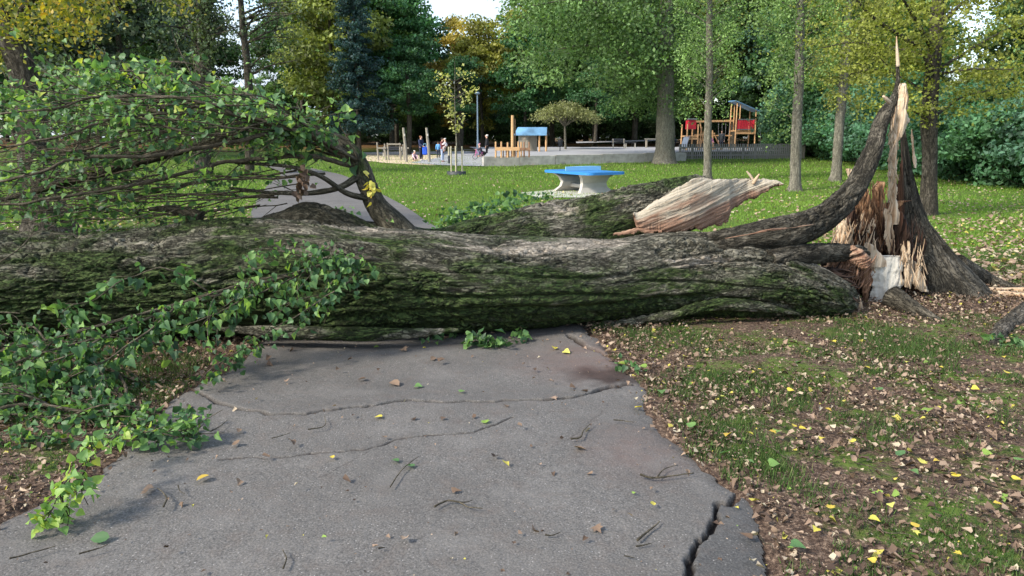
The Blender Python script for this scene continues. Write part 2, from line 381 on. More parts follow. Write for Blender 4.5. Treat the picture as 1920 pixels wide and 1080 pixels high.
for e in (L_edge, R_edge): e[0] = e[1] + (e[1] - e[2]) / np.linalg.norm((e[1] - e[2])[:2]) * 4.5
path_poly = [tuple(p[:2]) for p in L_edge] + [tuple(p[:2]) for p in R_edge[::-1]]
STUMP = at(1672, 560, 8.35); STUMP[2] = 0
def soil_fn(x, y):
    """how far soil and litter take the place of grass"""
    s = np.where(inpoly(x, y, path_poly), 1.3, 0.0) * (y < 12)
    d = np.hypot((x - STUMP[0]) * .8, (y - STUMP[1]) * 1.15)
    s = np.maximum(s, 1.25 - d / 2.1)
    dp = pdist(x, y, path_poly, True)
    near = np.clip((10.5 - y) / 2.2, 0, 1)
    s = np.maximum(s, near * (.95 - dp / .8))
    s = np.maximum(s, np.clip((9.3 - y) / 1.2, 0, 1) * .53 * (x > -1))
    s = np.maximum(s, np.clip((9.8 - y) / 2, 0, 1) * .62 * (x <= -1))
    s = np.maximum(s, .8 - np.hypot((x - 4.6) / 2.6, (y - 5.4) / 1.0) * .6)
    for bx, by, br in ((gp(1490, 358)[0], gp(1490, 358)[1], .9), (gp(1565, 340)[0], gp(1565, 340)[1], .8), (gp(1245, 306)[0], gp(1245, 306)[1], 2.4)):
        s = np.maximum(s, 1.0 - np.hypot(x - bx, y - by) / br)
    return s
def ground():
    xs = np.concatenate([np.linspace(-400, -30, 20), np.linspace(-28, -9, 24), np.linspace(-8.5, 10, 150), np.linspace(10.5, 32, 40), np.linspace(35, 400, 20)])
    ys = np.concatenate([np.linspace(-60, 0, 8), np.linspace(.5, 13, 130), np.linspace(13.3, 48, 90), np.linspace(49, 110, 50), np.linspace(115, 700, 24)])
    X, Y = np.meshgrid(xs, ys, indexing='ij'); x, y = X.ravel(), Y.ravel()
    z = terr(x, y)
    p = np.stack([x, y, y * 0], 1)
    inp = inpoly(x, y, path_poly); dp = pdist(x, y, path_poly, True)
    lump = .035 * fbm(p * .9, 5, 4) + .012 * fbm(p * 5, 9, 2)
    lump *= np.clip(dp / .5, 0, 1) * (y < 70) * ~inp
    z = z + lump + np.where(inp, -.03, .012 * np.clip(1 - dp / .3, 0, 1))
    ds = np.hypot(x - STUMP[0], y - STUMP[1]); z += .1 * np.clip(1 - ds / 1.6, 0, 1) ** 2
    so_ = soil_fn(x, y); wd = np.clip((y - 68) / 14, 0, 1)
    nx, ny = len(xs), len(ys)
    i = np.arange(nx - 1)[:, None] * ny; j = np.arange(ny - 1)[None]
    Q = np.stack([i + j, i + ny + j, i + ny + j + 1, i + j + 1], -1).reshape(-1, 4)
    o = link('ground', mesh_np('ground', np.stack([x, y, z], 1), Q, [M['lawn']], True, {'soil': so_, 'woods': wd}))
    tag(o, kind='structure')
ground()

CR1 = [gp(*p) for p in ((360, 733), (390, 752), (430, 765), (480, 776), (540, 783), (600, 777), (650, 770), (700, 766), (770, 757), (860, 759), (950, 757), (1030, 755), (1090, 746), (1130, 735), (1180, 725))]
CR2 = [gp(*p) for p in ((410, 866), (470, 860), (560, 858), (640, 851), (700, 845), (760, 826), (830, 822), (890, 815), (925, 800), (960, 788))]
CR3 = [gp(*p) for p in ((1270, 1130), (1296, 1075), (1318, 1020), (1340, 985), (1362, 950), (1392, 926))]
CR4 = [gp(*p) for p in ((1065, 632), (1090, 648), (1112, 660), (1145, 673))]
def wob(poly, amp, seed, n=90):
    P = crom(np.array(poly), n); q = np.stack([P[:, 0] * 9, P[:, 1] * 9, P[:, 0] * 0], 1)
    P[:, 1] += amp * fbm(q, seed, 4, .7); P[:, 0] += amp * .5 * fbm(q, seed + 40, 4, .7); return P
def path_mesh():
    # near stretch: a fine sheet with real cracks and humps pushed into it
    n1 = 700; xs = np.linspace(-3.6, 3.2, n1); ys = np.concatenate([np.linspace(-2, 2.3, 20), np.linspace(2.32, 7.2, 600)])
    X, Y = np.meshgrid(xs, ys, indexing='ij'); x, y = X.ravel(), Y.ravel(); p = np.stack([x, y, y * 0], 1)
    ed = .035 * fbm(p * 4, 77, 4, .6)
    dp = np.where(inpoly(x, y, path_poly), 1, -1) * pdist(x, y, path_poly, True) + ed
    z = .012 + .012 * fbm(p * .7, 3, 3) + .0015 * fbm(p * 30, 8, 2)
    z -= .02 * np.clip(1 - dp / .12, 0, 1) ** 2
    crack = np.zeros_like(x)
    for poly, w_, dep, hump, sd_ in ((CR1, .017, .04, .016, 1), (CR2, .008, .014, .003, 2), (CR3, .015, .045, .008, 3), (CR4, .028, .05, .015, 4)):
        P = wob(poly, .02 if sd_ != 3 else .03, sd_); d = pdist(x, y, P[::1])
        ww = w_ * (1 + .45 * vn(p * 20, sd_ + 20)) * (1 + 1.3 * np.clip(x - .4, 0, 1) * (sd_ == 1))
        c = np.clip((1.15 - d / ww) * 2.2, 0, 1); crack = np.maximum(crack, c); z += hump * np.exp(-(d / .22) ** 2) - dep * c
    for a, b_, sd_ in (((480, 700), (560, 690), 6), ((1130, 770), (1060, 830), 7), ((600, 900), (690, 850), 8)):
        P = wob([gp(*a), (gp(*a) + gp(*b_)) / 2 + .02, gp(*b_)], .03, sd_, 40); c = np.clip(1.2 - pdist(x, y, P) / .003, 0, 1); crack = np.maximum(crack, c * .7)
    soilp = gp(1140, 705); crack = np.maximum(crack, np.clip(1.5 - np.hypot((x - soilp[0]) / .22, (y - soilp[1]) / .2) + .5 * fbm(p * 7, 31, 3), 0, 1))
    stp = gp(1110, 680); st = np.clip(1.2 - np.hypot((x - stp[0]) / .7, (y - stp[1]) / .6), 0, 1)
    s2 = gp(1190, 850); st = np.maximum(st, np.clip(.8 - np.hypot((x - s2[0]) / .5, (y - s2[1]) / .7), 0, 1)) * .8
    ny = len(ys); i = np.arange(n1 - 1)[:, None] * ny; j = np.arange(ny - 1)[None]
    Q = np.stack([i + j, i + ny + j, i + ny + j + 1, i + j + 1], -1).reshape(-1, 4)
    keep = (dp[Q] > 0).all(1)
    P3 = wob(CR3, .03, 3)                       # the darker slab right of the wide crack
    cx, cy = x[Q].mean(1), y[Q].mean(1)
    xr = np.interp(cy, P3[:, 1], P3[:, 0]); dk = (cx > xr) & (cy < P3[-1, 1] - .02)
    Q = Q[keep]; mi = dk[keep].astype(int)
    V = np.stack([x, y, z], 1); used = np.unique(Q); mp_ = np.zeros(len(V), int); mp_[used] = np.arange(len(used))
    tag(link('path', mesh_np('path', V[used], mp_[Q], [M['asphalt'], M['asphalt_dark']], True, {'crack': crack[used], 'stain': st[used]}, mi)), kind='structure')
    # far stretch beyond the fallen tree
    Lp = crom(np.array([e for e in L_edge if e[1] > 6.6]), 60); Rp = crom(np.array([e for e in R_edge if e[1] > 6.6]), 60)
    Lp = np.vstack([[Lp[0, 0] + .02, 7.15, 0], Lp[Lp[:, 1] > 7.2]]); Rp = np.vstack([[np.interp(7.15, [e[1] for e in R_edge[:12]], [e[0] for e in R_edge[:12]]), 7.15, 0], Rp[Rp[:, 1] > 7.2]])
    Lp = crom(Lp, 60); Rp = crom(Rp, 60)
    V = []
    for a, b_ in zip(Lp, Rp):
        for k in range(9):
            q = a + (b_ - a) * k / 8; V.append((q[0], q[1], float(terr(q[0], q[1])) + .014))
    Q = [(i * 9 + j, i * 9 + j + 1, i * 9 + j + 10, i * 9 + j + 9) for i in range(59) for j in range(8)]
    tag(link('path', mesh_np('path', V, Q, [M['asphalt']], True)), kind='structure')
path_mesh()

# ---- leaves as small folded blades
LSH = {'poplar': (np.array([(0, 0.04), (.26, -.02), (.47, .14), (.46, .34), (.27, .62), (0, 1), (-.27, .62), (-.46, .34), (-.47, .14), (-.26, -.02)], float)),
       'oval': (np.array([(0, 0), (.24, .14), (.34, .4), (.27, .72), (0, 1), (-.27, .72), (-.34, .4), (-.24, .14)], float)),
       'lobed': (np.array([(0, 0), (.2, .02), (.5, .2), (.3, .34), (.42, .66), (.16, .62), (0, 1), (-.16, .62), (-.42, .66), (-.3, .34), (-.5, .2), (-.2, .02)], float)),
       'maple': (np.array([(0, 0), (.38, .1), (.42, .5), (.1, .95), (-.3, .75), (-.45, .25)], float))}
def leaves(C, size, D, Nn, shape='poplar', fold=.25, curl=.1, rnd=None, rng=None, jit=0.0):
    """leaf blades at C, pointing along D with face normal Nn, fans folded on the midrib"""
    n = len(C); S = np.broadcast_to(LSH[shape], (n,) + LSH[shape].shape)
    if jit: S = S * (1 + jit * (np.random.default_rng(n).random(S.shape) * 2 - 1))
    m = S.shape[1]
    D = D / (np.linalg.norm(D, axis=1)[:, None] + 1e-9)
    X = np.cross(D, Nn); X /= np.linalg.norm(X, axis=1)[:, None] + 1e-9; Z = np.cross(X, D)
    size = np.broadcast_to(size, (n,))[:, None, None]
    zz = np.abs(S[..., 0]) * fold - curl * (S[..., 1] - .3) ** 2 + (jit * .35 * (np.random.default_rng(n + 1).random(S.shape[:2]) - .5) if jit else 0)
    V = C[:, None] + size * (X[:, None] * S[..., :1] + D[:, None] * S[..., 1:2] + Z[:, None] * zz[..., None])
    b = np.arange(n)[:, None, None] * m
    T = b + np.array([(0, i, i + 1) for i in range(1, m - 1)])[None]
    rnd = np.repeat(rnd if rnd is not None else rng.random(n), m)
    return V.reshape(-1, 3), T.reshape(-1, 3), rnd
def rvec(rng, n):
    v = rng.normal(size=(n, 3)); return v / np.linalg.norm(v, axis=1)[:, None]
def cards(C, size, Nn, rng, rnd):
    """single four-cornered leaves for trees farther off"""
    n = len(C); a = np.cross(Nn, rvec(rng, n)); a /= np.linalg.norm(a, axis=1)[:, None] + 1e-9; b = np.cross(Nn, a)
    s = (size * (.6 + .8 * rng.random(n)))[:, None]
    V = np.stack([C - a * s * .5, C + b * s * .32 , C + a * s * .5, C - b * s * .32], 1).reshape(-1, 3)
    return V, np.arange(n * 4).reshape(-1, 4), np.repeat(rnd, 4)

def litter():
    rng = np.random.default_rng(5)
    def spread(n, fn): 
        out = []
        while sum(len(o) for o in out) < n:
            c = fn(n); out.append(c)
        return np.vstack(out)[:n]
    # brown litter on the soil side, right of the path and round the stump
    def cand(n):
        y = 1.9 + 8.6 * rng.random(n) ** 1.1; x = -6 + 13.5 * rng.random(n)
        inp = inpoly(x, y, path_poly); s = soil_fn(x, y) + .45 * fbm(np.stack([x * 2, y * 2, x * 0], 1), 12, 3)
        dp = pdist(x, y, path_poly, True)
        k = (((~inp) & (rng.random(n) < np.clip(s * 1.3, .25, 1))) | (inp & (rng.random(n) < .012 + .25 * np.exp(-dp / .07) + .05 * np.exp(-np.abs(6.2 - y) / .3)))) & (np.abs(x) < y * .8 + 1.2)
        return np.stack([x[k], y[k]], 1)
    P = spread(95000, cand); n = len(P)
    C = np.stack([P[:, 0], P[:, 1], .022 + .03 * rng.random(n)], 1)
    C[:, 2] += .1 * np.clip(1 - np.hypot(C[:, 0] - STUMP[0], C[:, 1] - STUMP[1]) / 1.6, 0, 1) ** 2
    D = rvec(rng, n); D[:, 2] *= .35; Nn = rvec(rng, n) * .55 + np.array([0, 0, 1])
    s = .007 + .038 * rng.random(n) ** 3.5
    r = np.clip(rng.random(n) ** 1.15 * .93, 0, 1); yl = rng.random(n) < .02; r[yl] = .97; gr = rng.random(n) < .012; r[gr] = 1
    V, T, R = leaves(C, s, D, Nn, 'maple', .4, .7, r, jit=.45)
    tag(link('leaf_litter', mesh_np('leaf_litter', V, T, [M['leaf_litter']], False, {'rnd': R})), 'brown dead leaves and crumbs covering the bare soil beside the path', 'leaf litter', kind='stuff')
    # short grass, in patches near, everywhere farther
    def blades(P, h, w_, rng):
        n = len(P); th = rng.random(n) * 2 * pi; a = np.stack([np.cos(th), np.sin(th), th * 0], 1)
        ln = rvec(rng, n) * .55; ln[:, 2] = 1
        B0 = P - a * w_[:, None]; B1 = P + a * w_[:, None]; Tp = P + ln * h[:, None]
        return np.stack([B0, B1, Tp], 1).reshape(-1, 3), np.arange(n * 3).reshape(-1, 3)
    def candg(n):
        y = 1.9 + 9.5 * rng.random(n); x = -6.5 + 15 * rng.random(n)
        inp = inpoly(x, y, path_poly); p = np.stack([x, y, x * 0], 1)
        s = 1 - soil_fn(x, y) + .55 * fbm(p * 1.6, 21, 4) + .25 * fbm(p * 7, 22, 2)
        k = (~inp) & (rng.random(n) < np.clip((s - .38) * 2.2, 0, 1)) & (np.abs(x) < y * .8 + 1.2)
        return p[k]
    P = spread(260000, candg); n = len(P); P[:, 2] = .01
    V, T = blades(P, .025 + .035 * rng.random(n), .0022 + .002 * rng.random(n), rng)
    tag(link('grass', mesh_np('grass', V, T, [M['grass']], False, {'rnd': np.repeat(rng.random(n), 3)})), 'short patchy grass growing through the leaf litter', 'grass', kind='stuff')
    def candf(n):
        u = rng.random(n); y = 1 / (1 / 10.5 + u * (1 / 60 - 1 / 10.5)); x = (rng.random(n) * 2 - 1) * (y * .75 + 1)
        inp = inpoly(x, y, path_poly); p = np.stack([x, y, x * 0], 1); s = 1 - soil_fn(x, y)
        return p[(~inp) & (rng.random(n) < np.clip(s * 1.5, .05, 1))]
    P = spread(240000, candf); n = len(P); P[:, 2] = terr(P[:, 0], P[:, 1])
    k = np.clip(P[:, 1] / 12, 1, 4)
    V, T = blades(P, (.03 + .03 * rng.random(n)) * k ** .6, (.004 + .003 * rng.random(n)) * k, rng)
    rr = np.clip(rng.random(n) * .7 + .3 * (fbm(P * .25, 50, 3) * .5 + .5), 0, 1)
    tag(link('lawn_grass', mesh_np('lawn_grass', V, T, [M['grass_far']], False, {'rnd': np.repeat(rr, 3)})), 'bright green mown lawn grass beyond the fallen tree', 'grass', kind='stuff')
    # yellow leaves strewn over the lawn
    def candy(n):
        u = rng.random(n); y = 1 / (1 / 9 + u * (1 / 55 - 1 / 9)); x = (rng.random(n) * 2 - 1) * (y * .75 + 1)
        inp = inpoly(x, y, path_poly); p = np.stack([x, y, x * 0], 1)
        return p[(~inp) & (rng.random(n) < np.clip(.35 + .5 * fbm(p * .22, 61, 2) + .25 * (x > 0) + .6 * (x > 5) * (y < 16), 0.03, 1))]
    P = spread(13000, candy); n = len(P); P[:, 2] = terr(P[:, 0], P[:, 1]) + .03 + .02 * rng.random(n)
    D = rvec(rng, n); D[:, 2] *= .3; Nn = rvec(rng, n) * .6 + np.array([0, 0, 1])
    V, T, R = leaves(P, (.045 + .045 * rng.random(n)), D, Nn, 'maple', .3, .4, .45 + .55 * rng.random(n), jit=.4)
    tag(link('fallen_leaves', mesh_np('fallen_leaves', V, T, [M['leaf_litter']], False, {'rnd': R})), 'yellow and tan fallen leaves strewn over the green lawn', 'fallen leaves', kind='stuff')
litter()
# ================================================================ THE FALLEN POPLAR
def angs(py): return PITCH - math.atan((540 - py) / F)       # angle below the horizon of a picture row
def lying(px, yt, yb, zlift=0.0):
    """centre and radius of a log of these outlines that lies on the ground"""
    c = (angs(yt) + angs(yb)) / 2; h = (angs(yb) - angs(yt)) / 2
    D = (CAMH - zlift) / (sin(c) + sin(h)); Y = D * cos(c); r = D * sin(h); z = CAMH - D * sin(c)
    d = ray(px, 540 - F * math.tan(PITCH - c) if 0 else (yt + yb) / 2); return np.array([d[0] * Y / d[1], Y, z]), r
def between(px, yt, yb, Y):
    a, b = at(px, yt, Y), at(px, yb, Y); return (a + b) / 2, (a[2] - b[2]) / 2 * .99
def px_path(pts): return np.array([at(a, b, c) for a, b, c in pts])
def bark_disp(amp=1.0, seed=0, lump=.05):
    def f(bc, s, th):
        p = bc.copy()
        wv = fbm(p * np.array([1.2, 3, 3]), seed + 5, 3)
        q = p * np.array([3.2, 13, 13]); q[:, 1] += wv * 1.6; q[:, 2] += wv * 1.3
        n = fbm(q, seed, 3, .55)
        ridge = np.abs(n); fur = -(np.clip(.2 - ridge, 0, 1) / .2) ** .75 * 1.25 + .5 * np.clip(ridge - .2, 0, .5)
        q2 = p * np.array([9, 30, 30]); q2[:, 1] += wv * 2
        n2 = fbm(q2, seed + 9, 3, .6); n2 = n2 - 1.3 * (np.clip(.16 - np.abs(n2), 0, 1) / .16)
        big = fbm(p * np.array([.8, 2.2, 2.2]), seed + 13, 3)
        patch = np.clip(fbm(p * np.array([1.1, 3.4, 3.4]), seed + 21, 2) * 1.6 + .75, .25, 1.1)
        return amp * (.026 * fur * patch + .010 * n2 * patch) + lump * big
    return f
tree = empty('fallen_tree', (0, 0, 0), 'huge mossy poplar trunk fallen across the path, torn from its stump', 'fallen tree')
st = [(-420, 430, 655), (-250, 428, 652), (-100, 427, 647), (0, 428, 642), (100, 427, 640), (200, 424, 638), (300, 421, 636), (400, 414, 634), (480, 408, 632), (540, 402, 631),
      (600, 402, 631), (660, 408, 631), (740, 416, 630), (820, 428, 629), (900, 438, 627), (1000, 446, 620), (1100, 446, 611), (1200, 440, 603), (1300, 432, 598), (1380, 434, 597),
      (1450, 452, 597), (1500, 478, 597), (1545, 500, 596), (1575, 522, 594), (1592, 550, 590)]
P, R = [], []
for px, yt, yb in st:
    c, r = lying(px, yt + 4, yb - 2); P.append(c); R.append(r * .985)
P = np.array(P); R = np.array(R)
def dispA(bc, s, th, base=bark_disp(1.05, 3, .045)):
    """long grooves and folds run down the trunk, on top of the bark"""
    g = np.random.default_rng(2); d = base(bc, s, th); th = (th + pi / 2) % (2 * pi) - pi / 2; Ls = s.max()
    for k, (t0, w_, dep, a, b_) in enumerate([(.72, .035, .07, 0, .62), (-.42, .03, .06, .3, .95), (.2, .02, .035, .1, .5), (-.12, .02, .035, .45, .8), (.45, .018, .03, .5, .9), (-.7, .03, .05, .35, .75), (1.0, .02, .03, .2, .6), (-.25, .018, .03, 0, .35), (.05, .015, .03, .7, .98), (.62, .02, .035, .75, 1)]):
        tk = t0 + .12 * np.sin(s * (.9 + .3 * g.random()) + k) + .05 * np.sin(s * 3.1 + 2 * k); f = np.clip((s / Ls - a) / .08, 0, 1) * np.clip((b_ - s / Ls) / .08, 0, 1)
        q = (th - tk) * .47 / w_; d = d - dep * .6 * f * np.exp(-q ** 2) + dep * .25 * f * np.exp(-(q - 2.2) ** 2 / 2)
    return d
V, Q, B, T = sweep(P, R, 1400, 420, disp=dispA)
# seams, buttresses and the bump on top, written into the sheet of bark
tri = np.vstack([Q[:, [0, 1, 2]], Q[:, [0, 2, 3]], T])
mossA = np.clip(.045 - (B[:, 2]) * .38, -.13, .18) + .13 * np.clip(-(V[:, 0]) / 3, -.6, .8)
trunk = link('trunk', mesh_np('trunk', V, tri, [M['log_bark']], True, {'bc': B, 'moss': mossA}), tree)
tag(trunk, 'long thick mossy trunk lying across the path')
# second stem, splitting off to the right behind the first
st = [(640, 418, 480, 6.75), (740, 418, 478, 6.9), (820, 430, 482, 7.1), (900, 409, 480, 7.3), (1000, 388, 478, 7.45), (1100, 368, 474, 7.55), (1180, 352, 462, 7.6), (1250, 338, 450, 7.65), (1310, 331, 425, 7.7), (1345, 338, 400, 7.75)]
P2, R2 = [], []
for px, yt, yb, Y in st:
    c, r = between(px, yt + 3, yb, Y); P2.append(c); R2.append(r)
V, Q, B, T = sweep(np.array(P2), np.array(R2), 620, 240, disp=bark_disp(1.05, 33, .07))
tri = np.vstack([Q[:, [0, 1, 2]], Q[:, [0, 2, 3]], T])
stem = link('side_stem', mesh_np('side_stem', V, tri, [M['log_bark']], True, {'bc': B, 'moss': np.clip(.02 - B[:, 2] * .35, -.15, .2)}), tree)
tag(stem, 'second stem rising to the right with its end torn open')
def jag(bc, s, th): return .03 * fbm(bc * np.array([1.5, 14, 14]), 71, 3) + .02 * fbm(bc * np.array([5, 40, 40]), 72, 2)
def plank(rows, mat, name, parent, th=.12, seed=0, n=170, m=60, sm=.007, step=.005):
    """a torn plank, grain sideways: rows of (column, top, bottom, distance)"""
    rows = np.array(rows, float); xs_ = np.linspace(rows[0, 0], rows[-1, 0], n); yt, yb, Yd = (np.interp(xs_, rows[:, 0], rows[:, k]) for k in (1, 2, 3))
    jt = fbm(np.stack([xs_ * .05, xs_ * 0, xs_ * 0 + seed], 1), seed, 5, .65) * 3; jb = fbm(np.stack([xs_ * .06, xs_ * 0, xs_ * 0 + seed + 9], 1), seed, 5, .75) * 3.5
    yt = yt + jt; yb = np.maximum(yb + jb, yt + 2); V, B = [], []
    for k in (0, 1):
        for i in range(n):
            for j in range(m):
                u = j / (m - 1); V.append(at(xs_[i], yt[i] + (yb[i] - yt[i]) * u, Yd[i])); B.append((V[-1][0], V[-1][2] - .4 * V[-1][0], u))
    V = np.array(V); B = np.array(B); k = n * m; u = B[:k, 2]
    zz_ = V[:k, 2] - .4 * V[:k, 0]; g = fbm(np.stack([V[:k, 0] * 2.6, zz_ * 40, V[:k, 0] * 0 + seed], 1), seed, 5, .7)
    stp = np.round(fbm(np.stack([V[:k, 0] * 1.2, zz_ * 10, V[:k, 0] * 0 + seed + 4], 1), seed + 7, 2) * 3) * step
    V[:k, 1] += -th * np.sqrt(np.clip(1 - (2 * u - 1) ** 2, 0, 1)) * .6 - sm * g - stp; V[k:, 1] += th * .4 * np.sqrt(np.clip(1 - (2 * u - 1) ** 2, 0, 1))
    i = np.arange(n - 1)[:, None] * m; j = np.arange(m - 1)[None]
    Q1 = np.stack([i + j, i + j + 1, i + m + j + 1, i + m + j], -1).reshape(-1, 4); ring = np.concatenate([np.arange(m), np.arange(1, n) * m + m - 1, (n - 1) * m + np.arange(m - 2, -1, -1), np.arange(n - 2, 0, -1) * m])
    Q = np.vstack([Q1, Q1[:, ::-1] + k, np.stack([ring, np.roll(ring, -1), np.roll(ring, -1) + k, ring + k], 1)])
    return link(name, mesh_np(name, V, Q, [mat], True, {'bc': B * np.array([1, 1, .3]), 'rnd': B[:, 2]}), parent)
def stem_wood():
    m, t, b = new_mat('torn_heartwood'); v = vec(t, 'bc', (3, 75, 1)); n = noise(t, v, 1, 6, .7, .8)
    r = N(t, 'ShaderNodeAttribute', attribute_name='rnd').outputs['Fac']; n2 = noise(t, vec(t, 'bc', (3, 12, 1)), 1, 5, .6)
    hi = ramp(t, n, [(.3, (.22, .17, .12)), (.45, (.36, .31, .23)), (.66, (.46, .41, .33))]); lo = ramp(t, n, [(.3, (.13, .06, .038)), (.5, (.25, .15, .1)), (.7, (.36, .25, .18))])
    k = ramp(t, math_(t, 'ADD', r, math_(t, 'MULTIPLY', math_(t, 'SUBTRACT', n2, .5), 1.6)), [(.3, 0.0), (.7, 1.0)]); t.links.new(mix(t, k, hi, lo), b.inputs['Base Color'])
    b.inputs['Roughness'].default_value = .8; b.inputs['Specular IOR Level'].default_value = .2; bump(t, b, n, .012, 1.0); return m
M['stem_wood'] = stem_wood()
wm = plank([(1188, 399, 406, 7.24), (1193, 398, 428, 7.24), (1200, 396, 434, 7.24), (1215, 386, 434, 7.24), (1250, 364, 434, 7.24), (1290, 340, 433, 7.26), (1310, 334, 430, 7.3), (1340, 334, 424, 7.38), (1365, 336, 414, 7.45), (1371, 336, 390, 7.5), (1400, 335, 378, 7.6), (1430, 334, 360, 7.6), (1452, 337, 353, 7.6), (1466, 344, 349, 7.6)], M['stem_wood'], 'torn_wood', stem, .1, 5, 260, 70)
tag(wm, 'pale torn wood turning reddish at the end of the side stem')
plank([(1150, 436, 440, 7.22), (1180, 431, 437, 7.2), (1205, 428, 436, 7.2), (1240, 430, 436, 7.2)], M['wood_red'], 'splinter', stem, .03, 6, 50, 12)
t = Tubes(); t.add(px_path([(1412, 345, 7.55), (1416, 338, 7.55), (1424, 326, 7.55)]), np.array([.014, .018, .006]), 20, 10)
t.add(px_path([(1414, 340, 7.56), (1406, 328, 7.56), (1400, 321, 7.56)]), np.array([.012, .012, .006]), 12, 8)
t.build('splinter', M['wood_pale'], stem)

# strip of bark and sapwood that bends up and leans on the stump
st = [(1250, 470, 7.1, .10), (1340, 458, 7.1, .13), (1420, 446, 7.15, .15), (1490, 432, 7.25, .15), (1544, 408, 7.4, .125), (1588, 370, 7.55, .098), (1615, 330, 7.7, .086), (1638, 277, 7.8, .072), (1648, 240, 7.9, .066),
      (1660, 212, 7.98, .068), (1675, 190, 8.03, .055), (1682, 160, 8.08, .036), (1682, 120, 8.12, .026)]
P4 = np.array([at(a, b, c) for a, b, c, d in st]); R4 = np.array([(d * 1.1, d) for a, b, c, d in st])
V, Q, B, T = sweep(P4, R4, 340, 90, ref=(-.7, 0, .7), disp=bark_disp(.75, 51, .022))
tri = np.vstack([Q[:, [0, 1, 2]], Q[:, [0, 2, 3]], T])
strip = link('bent_strip', mesh_np('bent_strip', V, tri, [M['stump_bark']], True, {'bc': B, 'moss': B[:, 0] * 0 - .2}), tree)
tag(strip, 'bent strip of torn trunk leaning up against the stump')
t = Tubes(); t.add(px_path([(1684, 125, 8.1), (1682, 95, 8.1), (1681, 68, 8.1)]), np.array([.02, .014, .004]), 20, 8)
t.build('splinter', M['wood_pale'], strip); t = Tubes()
t.add(px_path([(1668, 192, 7.85), (1662, 186, 7.82), (1656, 180, 7.8)]), np.array([.022, .02, .012]), 10, 10)
t.build('splinter', M['wood_pale'], strip)
t = Tubes()
t.add(px_path([(1360, 447, 6.82), (1400, 440, 6.8), (1440, 432, 6.84), (1490, 426, 6.98), (1530, 420, 7.12)]), np.array([(.006, .003), (.01, .009), (.012, .016), (.01, .008), (.006, .002)]), 120, 24, disp=bark_disp(.25, 88, .02))
t.build('torn_sapwood', M['wood_red'], strip)
# stub that runs level into the stump, broken orange
t = Tubes(); t.add(px_path([(1440, 488, 7.0), (1500, 478, 7.15), (1550, 474, 7.3), (1600, 474, 7.5), (1622, 478, 7.6)]), np.array([.09, .1, .098, .09, .07]), 120, 60, disp=bark_disp(.6, 61, .02))
t.build('stub', M['stump_bark'], tree)
plank([(1582, 466, 486, 7.42), (1596, 462, 494, 7.4), (1610, 466, 506, 7.38), (1620, 474, 512, 7.38), (1630, 484, 498, 7.4)], M['wood_red'], 'broken_end', tree, .08, 21, 60, 24, .03)
rng = np.random.default_rng(8)
# the torn butt of the trunk: hollow, dark, with pale jags
t = Tubes()
for k in range(170):
    th = rng.random() * 2 * pi; rr = .04 + .27 * rng.random(); c = at(1570, 548, 7.3)
    p0 = c + np.array([-.1, .1, 0]) + np.array([0, cos(th) * rr, sin(th) * rr * .9]); ln = .06 + .22 * rng.random()
    t.add([p0, p0 + np.array([ln * .6, rng.normal() * .02, rng.normal() * .02]), p0 + np.array([ln, rng.normal() * .04, rng.normal() * .04])], np.array([.02, .014, .003]), 8, 5)
t.build('torn_butt', M['wood_dark'], tree)
# root-like ridges of bare pale bark low on the front
t = Tubes()
t.add(px_path([(1060, 612, 6.85), (1150, 607, 6.8), (1260, 590, 6.72), (1330, 572, 6.7), (1390, 572, 6.74), (1450, 580, 6.85), (1520, 592, 7.0)]), np.array([.004, .03, .045, .05, .05, .04, .004]), 220, 40, disp=bark_disp(.5, 81, .015))
t.add(px_path([(390, 615, 6.05), (520, 622, 6.0), (650, 626, 5.98), (760, 625, 6.02), (860, 618, 6.1)]), np.array([.004, .035, .045, .035, .003]), 180, 36, disp=bark_disp(.5, 82, .02))
t.build('ridge', M['log_bark'], tree)

